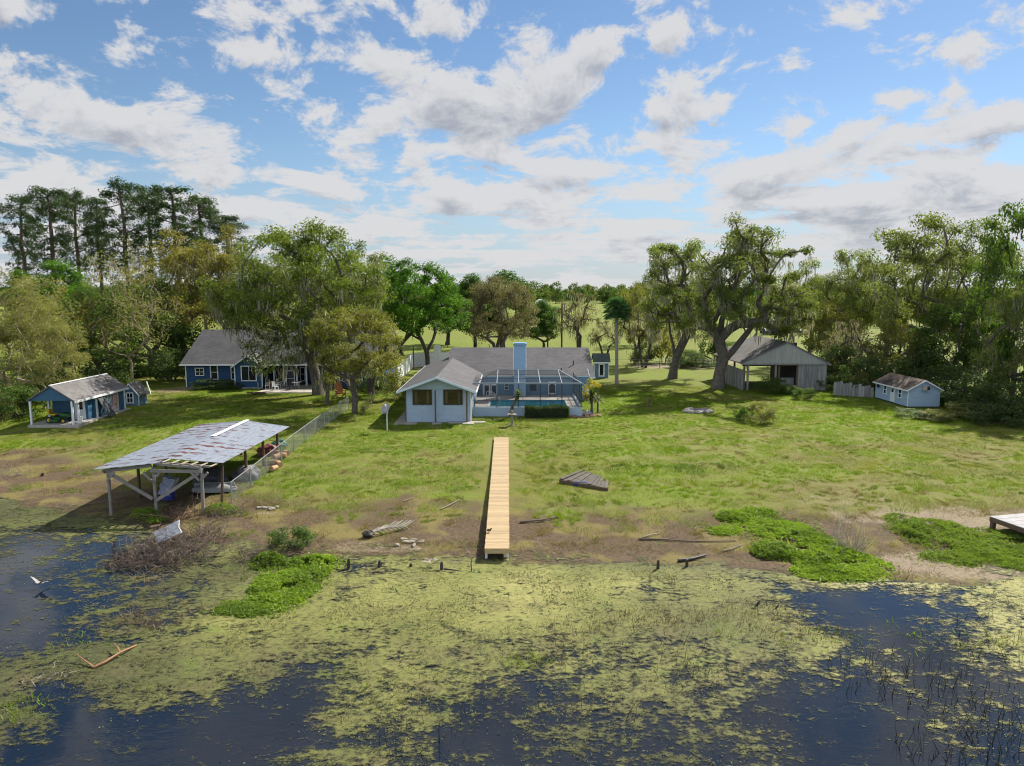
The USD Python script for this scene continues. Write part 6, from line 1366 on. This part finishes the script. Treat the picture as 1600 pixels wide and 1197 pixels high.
def greens(name, label, spots, dens, size, mat, hmax, seed, gap=None):
    """a low heap of leafy plants: leaves spread over uneven mounds"""
    rg = np.random.default_rng(seed); P = []; holes = lambda x, y: np.ones_like(x) if gap is None else smst(fbm2(x, y, 1.3, 4, seed + 5), gap, gap + .2)
    for px, py, rx, ry, h in spots:
        c = at(px, py, .15); n = int(dens * rx * ry * 3.1); a = rg.uniform(0, 6.28, n); q = np.sqrt(rg.random(n)); x, y = c[0] + rx * q * np.cos(a), c[1] + ry * q * np.sin(a)
        lum = fbm2(x, y, 1.8, 3, seed) + .4 * (fbm2(x, y, 5, 2, seed + 2) - .5); edge = q + (fbm2(x, y, 1.5, 4, seed + 1) - .5) * 1.3; k = (edge + rg.normal(size=n) * .14 < .9) & (rg.random(n) < holes(x, y)); top = h * hmax * (1 - np.clip(edge, 0, 1) ** 2) * (.35 + 1.2 * lum)
        P.append(np.stack([x, y, np.maximum(gz(x, y), 0) + .02 + top * rg.uniform(.55, 1.0, n)], 1)[k])
        m = n // 5; a = rg.uniform(0, 6.28, m); q = rg.uniform(.7, 1.5, m); x, y = c[0] + rx * q * np.cos(a), c[1] + ry * q * np.sin(a); k = (fbm2(x, y, 1.1, 3, seed + 8) > .38 + .22 * (q - .7)) & (rg.random(m) < 1.6 - q)
        P.append(np.stack([x, y, np.maximum(gz(x, y), 0) + .03 + .1 * rg.random(m)], 1)[k])
    C = np.vstack(P); obj(name, leaves(rg, C, .03, 1, size, 1.0, up=.7), mat, None, kind='stuff', label=label)
greens('marsh_plants', 'bright green marsh plants spreading from the shore left of the boardwalk', [(455, 905, 1.5, 2.2, .8), (480, 880, 1.3, 1.2, 1), (430, 930, 1.2, 1.2, .5), (420, 875, .8, .9, 1.1), (390, 945, 1.3, .8, .3)], 800, .13, L_weed, .35, 3, .30)
greens('marsh_plants', 'bright green marsh plants round the bare shrub on the right shore', [(1150, 812, 1.0, 1.0, 1), (1215, 828, 1.7, 1.4, .7), (1215, 862, 1.2, 1.0, 1.2), (1290, 868, 2.0, 1.4, .9), (1310, 890, 2.0, 1.0, .4), (1250, 845, 1.6, 1.2, .8), (1180, 805, 1.2, .7, .7), (1350, 880, 1.3, .8, .4), (1130, 830, .9, .7, .4)], 800, .13, L_weed, .34, 5, .30)
greens('marsh_plants', 'green creeping plants on the shore beside the small grey dock', [(1425, 832, 1.1, 1.2, .9), (1480, 845, 2.0, 1.5, .6), (1550, 862, 2.0, 1.3, .5), (1600, 875, 1.6, 1.1, .5), (1410, 815, .9, .6, .6), (1450, 822, 1.6, .8, .5), (1530, 838, 2.0, 1.0, .5), (1590, 850, 1.8, 1.2, .5), (1500, 870, 1.8, .9, .4)], 750, .11, leafy('creeping_leaves', [(.13, .20, .03), (.21, .29, .045), (.29, .35, .075)], trans=.45), .4, 7, .33)
greens('lawn_weeds', 'low broad-leaved weeds in the lawn behind the broken platform', [(1040, 742, 5.2, 1.6, .5), (960, 735, 2.2, 1.2, .6), (1110, 738, 2.5, .8, .5), (1000, 798, .6, .5, 1.6)], 150, .10, leafy('weed_leaves', [(.10, .16, .03), (.15, .22, .045), (.22, .27, .09)], trans=.45), .2, 9, .45)
greens('lawn_weeds', 'bright weeds along the muddy line left of the boardwalk', [(560, 765, 1.6, .5, .8), (610, 762, 1.8, .4, .7), (715, 770, 1.4, .45, .8), (470, 745, 2.4, .8, .4), (650, 740, 4.5, 1.0, .25), (600, 712, 4, 1, .3)], 240, .09, L_weed, .22, 11, .45)
greens('green_weeds', 'green weeds in the shade under the front of the pole shelter', [(225, 805, .7, .5, 1.4), (245, 812, .5, .4, 1), (345, 800, .9, .6, 1.2)], 700, .10, L_weed, .35, 12)

def brush(name, label, px, py, R, ry, H, n, mat, seed, th=.012, cat='brush', up=.7, zg=None):
    rg = np.random.default_rng(seed); c = at(px, py, .2); z0 = max(0.0, float(gz(c[0], c[1]))); t = thing(name, label, cat, (c[0], c[1], z0)); m = MB()
    for k in range(n):
        a = rg.uniform(0, 6.28); q = math.sqrt(rg.random()); b = np.array([R * q * math.cos(a), ry * q * math.sin(a), -.05]); d = np.array([rg.normal() * .7, rg.normal() * .7, up * rg.uniform(.3, 1.3)]); L = H * rg.uniform(.5, 1.2) * (1 - .35 * q)
        bend = rg.normal(size=3) * .18 * L; p1, p2 = b + d * L * .5 + bend, b + d * L + bend * .3
        p2[2] = max(p2[2], .02); m.tube([b, p1, p2], [th, th * .75, th * .3], 3, False)
        for j in range(3):
            f = rg.uniform(.3, .9); s = b + (p1 - b) * min(1, f * 2) if f < .5 else p1 + (p2 - p1) * (f * 2 - 1); e = s + rg.normal(size=3) * [.3, .3, .25] * L * .6; e[2] = max(e[2], .02); m.tube([s, e], [th * .6, th * .2], 3, False)
    m.build('branches', mat, t); return t
twig = plain('grey_brown_twigs', (.20, .155, .125), .9, .4, 6, col2=(.12, .085, .07)); twigp = plain('pale_twigs', (.34, .29, .24), .9, .3, 6)
brush('dead_brush', 'large tangle of dead grey-brown brush at the water before the pole shelter', 262, 862, 2.0, 1.3, 1.5, 330, twig, 1, .016)
brush('dead_brush', 'dead brush reaching into the water at the left end of the tangle', 215, 875, 1.3, .9, .8, 150, twig, 2, .014)
brush('dead_brush', 'dead brush right of the tangle behind the white debris', 315, 835, 1.2, 1.2, 1.2, 170, twig, 3, .014)
brush('dead_brush', 'small dead brush against the rounded green bush', 396, 868, .8, .7, 1.0, 110, twig, 4, .013)
brush('dead_brush', 'thin reddish brush under the right side of the pole shelter', 300, 805, 1.1, .8, 1.3, 80, plain('red_twigs', (.25, .15, .11), .9, .4), 5, .013)
brush('dead_brush', 'dry weeds at the near end of the chain-link fence', 355, 800, .9, 1.0, .8, 110, twig, 6, .012)
brush('bare_shrub', 'bare grey shrub between the two green marsh plant beds', 1330, 858, .45, .35, 1.7, 70, twigp, 7, .012, 'shrub', 1.1)
brush('dead_brush', 'dry brush on the bank at the left picture edge', 12, 738, 1.2, 1.2, .7, 90, twigp, 8, .012)
brush('driftwood_pile', 'grey heap of dead sticks and grass stems in the lower left water', 75, 1052, .75, .45, .6, 60, twigp, 9, .014, 'driftwood', .15)
brush('dead_brush', 'thin dead sprigs in the water left of the bright marsh plants', 235, 968, .7, .5, .5, 60, twig, 10, .010)
def limb(name, label, cat, pts, r, mat, extra=()):
    """a fallen branch: pts = (px, py, height above ground)"""
    def w(px, py, h):
        p = at(px, py, .15); z = max(0.0, float(gz(p[0], p[1]))); p = at(px, py, z + h); return p
    P = [w(*q) for q in pts]; t = wthing(name, label, cat, tuple(P[0])); n = len(P)
    MB().tube(P, np.linspace(r, r * .5, n), 7).build('stem', mat, t, True)
    for e in extra: Q = [w(*q) for q in e]; MB().tube(Q, np.linspace(r * .6, r * .25, len(Q)), 6).build('side_branch', mat, t, True)
    return t
orangew = plain('wet_orange_wood', (.34, .18, .09), .7, .5, 6, .4, 30, col2=(.26, .12, .06)); greyw = plain('grey_driftwood', (.36, .31, .26), .85, .4, 5, .4, 30, col2=(.2, .17, .14)); darkw = plain('wet_dark_wood', (.035, .03, .026), .6, .3)
limb('driftwood_branch', 'bare orange-brown forked branch floating at the lower left', 'branch', [(147, 1043, .05), (165, 1034, .10), (188, 1019, .16), (200, 1014, .12), (213, 1008, .05)], .05, orangew, [[(188, 1019, .16), (184, 1012, .2), (177, 1005, .2)], [(147, 1043, .05), (132, 1032, .12), (119, 1022, .2)]])
limb('fallen_branch', 'pale stick lying in the mud left of the boardwalk', 'branch', [(688, 796, .04), (704, 788, .04), (719, 780, .04)], .035, greyw)
limb('fallen_branch', 'shorter pale stick farther left in the mud', 'branch', [(631, 783, .04), (647, 777, .04)], .03, greyw)
limb('fallen_branch', 'dark forked branch lying just right of the boardwalk', 'branch', [(812, 816, .05), (840, 813, .08), (872, 808, .05)], .06, plain('brown_log', (.14, .10, .075), .9, .4), [[(840, 813, .08), (868, 814, .05)]])
limb('fallen_branch', 'long thin dark branch on the muddy shore right of the boardwalk', 'branch', [(998, 842, .05), (1040, 843, .06), (1085, 846, .04), (1150, 845, .04)], .045, plain('brown_log', (.14, .1, .075)), [[(1040, 843, .06), (1062, 837, .06)]])
limb('fallen_branch', 'short tan branch above the long thin one', 'branch', [(1004, 840, .05), (1018, 835, .08), (1032, 833, .05)], .04, greyw)
limb('fallen_branch', 'pale crooked branch at the left foot of the right marsh plants', 'branch', [(1130, 861, .05), (1145, 857, .06), (1158, 851, .05)], .035, greyw)
limb('fallen_log', 'black mossy log at the waterline right of the pilings', 'log', [(1060, 876, .06), (1082, 873, .08), (1103, 867, .08)], .08, darkw)
limb('fallen_log', 'thin black log lying beside the middle piling', 'log', [(694, 889, .04), (710, 891, .04), (722, 893, .02)], .04, darkw)
limb('dead_sapling', 'thin dead sapling standing left of the boardwalk end', 'sapling', [(737, 893, 0), (736, 880, .4), (738, 870, .8)], .03, twig)
limb('stump', 'small dark stump on the lawn at the far left', 'stump', [(66, 744, 0), (66, 741, .12), (68, 739, .2)], .10, darkw)
def frond():
    t = wthing('palm_frond', 'dead pale palm frond lying on the bare patch left of the boardwalk', 'palm frond', tuple(at(600, 832, .2))); a, b = at(577, 834, .25), at(636, 823, .25); m = MB(); rg = np.random.default_rng(1)
    MB().tube([a, (a + b) / 2 + (0, 0, .12), b], [.05, .035, .02], 6).build('midrib', greyw, t)
    for k in range(26):
        f = k / 26; p = a + (b - a) * f + (0, 0, .12 * math.sin(math.pi * f) + .02); q = p + np.array([.35, rg.uniform(.35, .7), .02 + .12 * rg.random()]); m.bar(p, q, .025, .01)
        if k % 3 == 0: m.bar(p, p + np.array([.3, -.25, -.05]), .02, .01)
    m.build('leaflets', plain('bleached_frond', (.46, .42, .36), .8, .3), t)
    b_ = trimesh.creation.icosphere(2, 1.0); b_.vertices *= 1 + (meshkit.noise(b_.vertices * 2 + 4, 3)[:, None] - .5) * .7; b_.apply_scale((.28, .2, .16)); b_.apply_translation(a + (-.05, 0, .0)); MB().add(b_).build('boot', darkw, t)
frond()
for i, (px, py, h, lab) in enumerate(((545, 888, .42, 'leftmost short black piling at the waterline'), (593, 887, .32, 'second black piling from the left at the waterline'), (642, 886, .16, 'lowest stub of the row of pilings'), (690, 891, .36, 'black piling with a thin log beside it'), (1028, 890, .42, 'left one of the two pilings right of the boardwalk'), (1073, 886, .34, 'right one of the two pilings right of the boardwalk'))):
    p = at(px, py, 0.0); t = wthing('piling', lab, 'piling', tuple(p), 'old pilings along the waterline'); MB().tube([p + (0, 0, -.5), p + (0, 0, h * .7), p + (.01, 0, h)], [.07, .065, .045], 7).build('stub', darkw, t)
p = at(262, 832, .9); t = wthing('foam_sheet', 'torn white foam sheet caught upright in the dead brush', 'debris', tuple(p))
g = trimesh.creation.box((1.25, .05, .62)).subdivide().subdivide().subdivide(); g.vertices += (meshkit.fbm(g.vertices * 3 + 9, 3, 5)[:, None] - .5) * [.12, .25, .22]; g.apply_transform(trimesh.transformations.rotation_matrix(-.45, (0, 1, 0)) @ trimesh.transformations.rotation_matrix(-.6, (1, 0, 0))); g.apply_translation(p); MB().add(g).build('sheet', plain('dirty_foam', (.60, .60, .62), .7, .4, 6, .3, 20), t)
for px, py, s, lab in ((640, 845, .42, 'bleached pale heap right of the palm frond'), (418, 796, .36, 'flat white sand-like patch of debris on the lawn left of the frond'), (672, 872, .3, 'small tan clod at the waterline by the middle piling')):
    p = at(px, py, .15); t = wthing('debris_heap', lab, 'debris', tuple(p)); rg = np.random.default_rng(int(px))
    m = MB()
    for k in range(9):
        q = trimesh.creation.icosphere(1, 1.0); q.vertices *= 1 + (meshkit.noise(q.vertices * 2 + k * 3, 3)[:, None] - .5) * .8; q.apply_scale((s * rg.uniform(.2, .5), s * rg.uniform(.2, .4), .06)); q.apply_translation((p[0] + rg.normal() * s * .6, p[1] + rg.normal() * s * .4, float(gz(p[0], p[1])) + .04)); m.add(q)
    m.build('clumps', plain('pale_debris', (.33, .29, .24), .9, .4, 5), t)
for i, (px, py) in enumerate(((427, 724), (432, 718), (436, 726), (441, 716), (428, 732), (447, 713))):
    p = at(px, py, .5); g = float(gz(p[0], p[1])); t = wthing('cut_log', group='cut logs against the chain-link fence', label=('lowest', 'second', 'broad', 'upper', 'front', 'rearmost')[i] + ' tan cut log heaped against the chain-link fence', cat='log', loc=(p[0], p[1], g)); a = i * 1.1
    MB().tube([(p[0] - .25 * math.cos(a), p[1] - .25 * math.sin(a), g + .15 + .1 * (i % 2)), (p[0] + .25 * math.cos(a), p[1] + .25 * math.sin(a), g + .17 + .1 * (i % 2))], .17, 9).build('wood', plain('cut_wood', (.48, .30, .16), .8, .4, 4, .3, 20), t, 40)
for px, py, mat, lab, s in ((420, 712, plain('red_tarp', (.16, .03, .03), .6, .3), 'dark red tarp heap in the shade at the far end of the shelter', .7), (437, 700, plain('green_tarp', (.04, .14, .09), .6, .3), 'small dark green tarp heap behind the red one', .5), (385, 745, plain('grey_tarp', (.16, .16, .17), .7, .3), 'grey covered heap in the shade under the middle of the shelter', .8), (330, 752, plain('dark_tarp', (.06, .06, .065), .7, .3), 'dark covered heap behind the tarp-wrapped float', .9)):
    p = at(px, py, .4); p[0] = min(p[0], -15.6); t = wthing('covered_heap', lab, 'heap', (p[0], p[1], float(gz(p[0], p[1])))); q = trimesh.creation.icosphere(3, 1.0); q.vertices *= 1 + (meshkit.fbm(q.vertices * 1.8 + px, 3, 2)[:, None] - .5) * .9; q.apply_scale((s, s * .9, s * .75)); q.apply_translation((p[0], p[1], float(gz(p[0], p[1])) + s * .25)); MB().add(q).build('cover', mat, t, True)

# ------------------------------------------------------------------ birds
def bird(name, label, p, s, pitch, rot, body, beak, wings=None):
    t = thing(name, label, 'bird', tuple(p), rot); J = [((-.42, 0, 0), .03), ((-.15, 0, 0), .10), ((.12, 0, .03), .12), ((.28, 0, .10), .07), ((.36, 0, .16), .075)]
    import manifold3d as m3
    def ball(c, r): return m3.Manifold.sphere(r * s, 14).translate(tuple(np.array(c) * s))
    hull = None
    for (a, ra), (b, rb) in zip(J[:-1], J[1:]):
        h = m3.Manifold.batch_hull([ball(a, ra), ball(b, rb)]); hull = h if hull is None else hull + h
    g = hull.refine_to_length(.05 * s).to_mesh(); tm = trimesh.Trimesh(g.vert_properties[:, :3], g.tri_verts); trimesh.smoothing.filter_taubin(tm, iterations=8)
    R = trimesh.transformations.rotation_matrix(-pitch, (0, 1, 0)); tm.apply_transform(R); obj('body', (tm.vertices, tm.faces), body, t, True)
    k = MB().tube(np.array([(.42, 0, .16), (.56, 0, .13)]) * s @ R[:3, :3].T, [.028 * s, .004 * s], 6); k.build('beak', beak, t)
    T_ = np.array([(-.36, -.03, .02), (-.36, .03, .02), (-.78, .09, -.02), (-.78, -.09, -.02)]) * s @ R[:3, :3].T; MB().poly(T_, (0, 0, .02 * s)).build('tail', body, t)
    if wings is not None:
        for sg in (-1, 1):
            W = np.array([(.18, .06 * sg, .06), (.20, .45 * sg, .30), (.08, 1.0 * sg, .50), (-.10, .8 * sg, .38), (-.15, .06 * sg, .05)]) * s @ R[:3, :3].T; MB().poly(W, (0, 0, .02 * s)).build('wing', wings, t)
    else:
        for sg in (-1, 1):
            W = np.array([(.16, .11 * sg, .06), (-.1, .12 * sg, .04), (-.48, .05 * sg, .0), (-.1, .10 * sg, -.03)]) * s @ R[:3, :3].T; MB().poly(W, (0, .012 * sg * s, .0)).build('wing', body, t)
            MB().tube([(.0, .04 * sg * s, -.08 * s), (.0, .04 * sg * s, -.3 * s)], .012 * s, 4).build('leg', beak, t)
blk = plain('black_feathers', (.012, .012, .016), .4, .2)
bird('flying_bird', 'pale bird with raised wings flying low over the left water', at(62, 912, .2), .46, .1, -1.9, plain('grey_white_feathers', (.30, .29, .28), .7, .4, 8), plain('dark_beak', (.02, .02, .02), .4), plain('grey_white_feathers', (.30, .29, .28)))
bird('black_bird', 'larger black bird perched on dead sprigs in the mats', at(1184, 944, .55), .34, .75, .2, blk, blk)
bird('black_bird', 'smaller black bird low on the sprigs right of the other', at(1214, 949, .35), .26, .65, .1, blk, blk)
for px, py, z in ((1184, 944, .47), (1214, 949, .29)):
    p = at(px, py, z); t = wthing('dead_stalk', 'thin dead stalk under the ' + ('larger' if px < 1200 else 'smaller') + ' black bird', 'stalk', (p[0], p[1], 0)); MB().tube([(p[0] + .05, p[1], -.3), (p[0], p[1], p[2])], .014, 5).build('stem', twig, t)
t = wthing('small_bird', 'tiny dark bird standing near the end of the boardwalk', 'bird', tuple(at(764, 832, .56))); p = at(764, 832, .56)
q = trimesh.creation.icosphere(2, 1.0); q.apply_scale((.10, .06, .06)); q.apply_translation(p + (0, 0, .11)); MB().add(q).build('body', plain('brown_feathers', (.10, .06, .035), .7), t, True)
q = trimesh.creation.icosphere(1, .04); q.apply_translation(p + (.10, 0, .18)); MB().add(q).build('head', plain('brown_feathers', (.1, .06, .035)), t, True)
MB().poly([p + (-.08, -.02, .1), p + (-.08, .02, .1), p + (-.22, .03, .06), p + (-.22, -.03, .06)], (0, 0, .01)).build('tail', plain('brown_feathers', (.1, .06, .035)), t)
for s_ in (-.02, .02): MB().tube([p + (0, s_, 0), p + (0, s_, .07)], .005, 4).build('leg', blk, t)
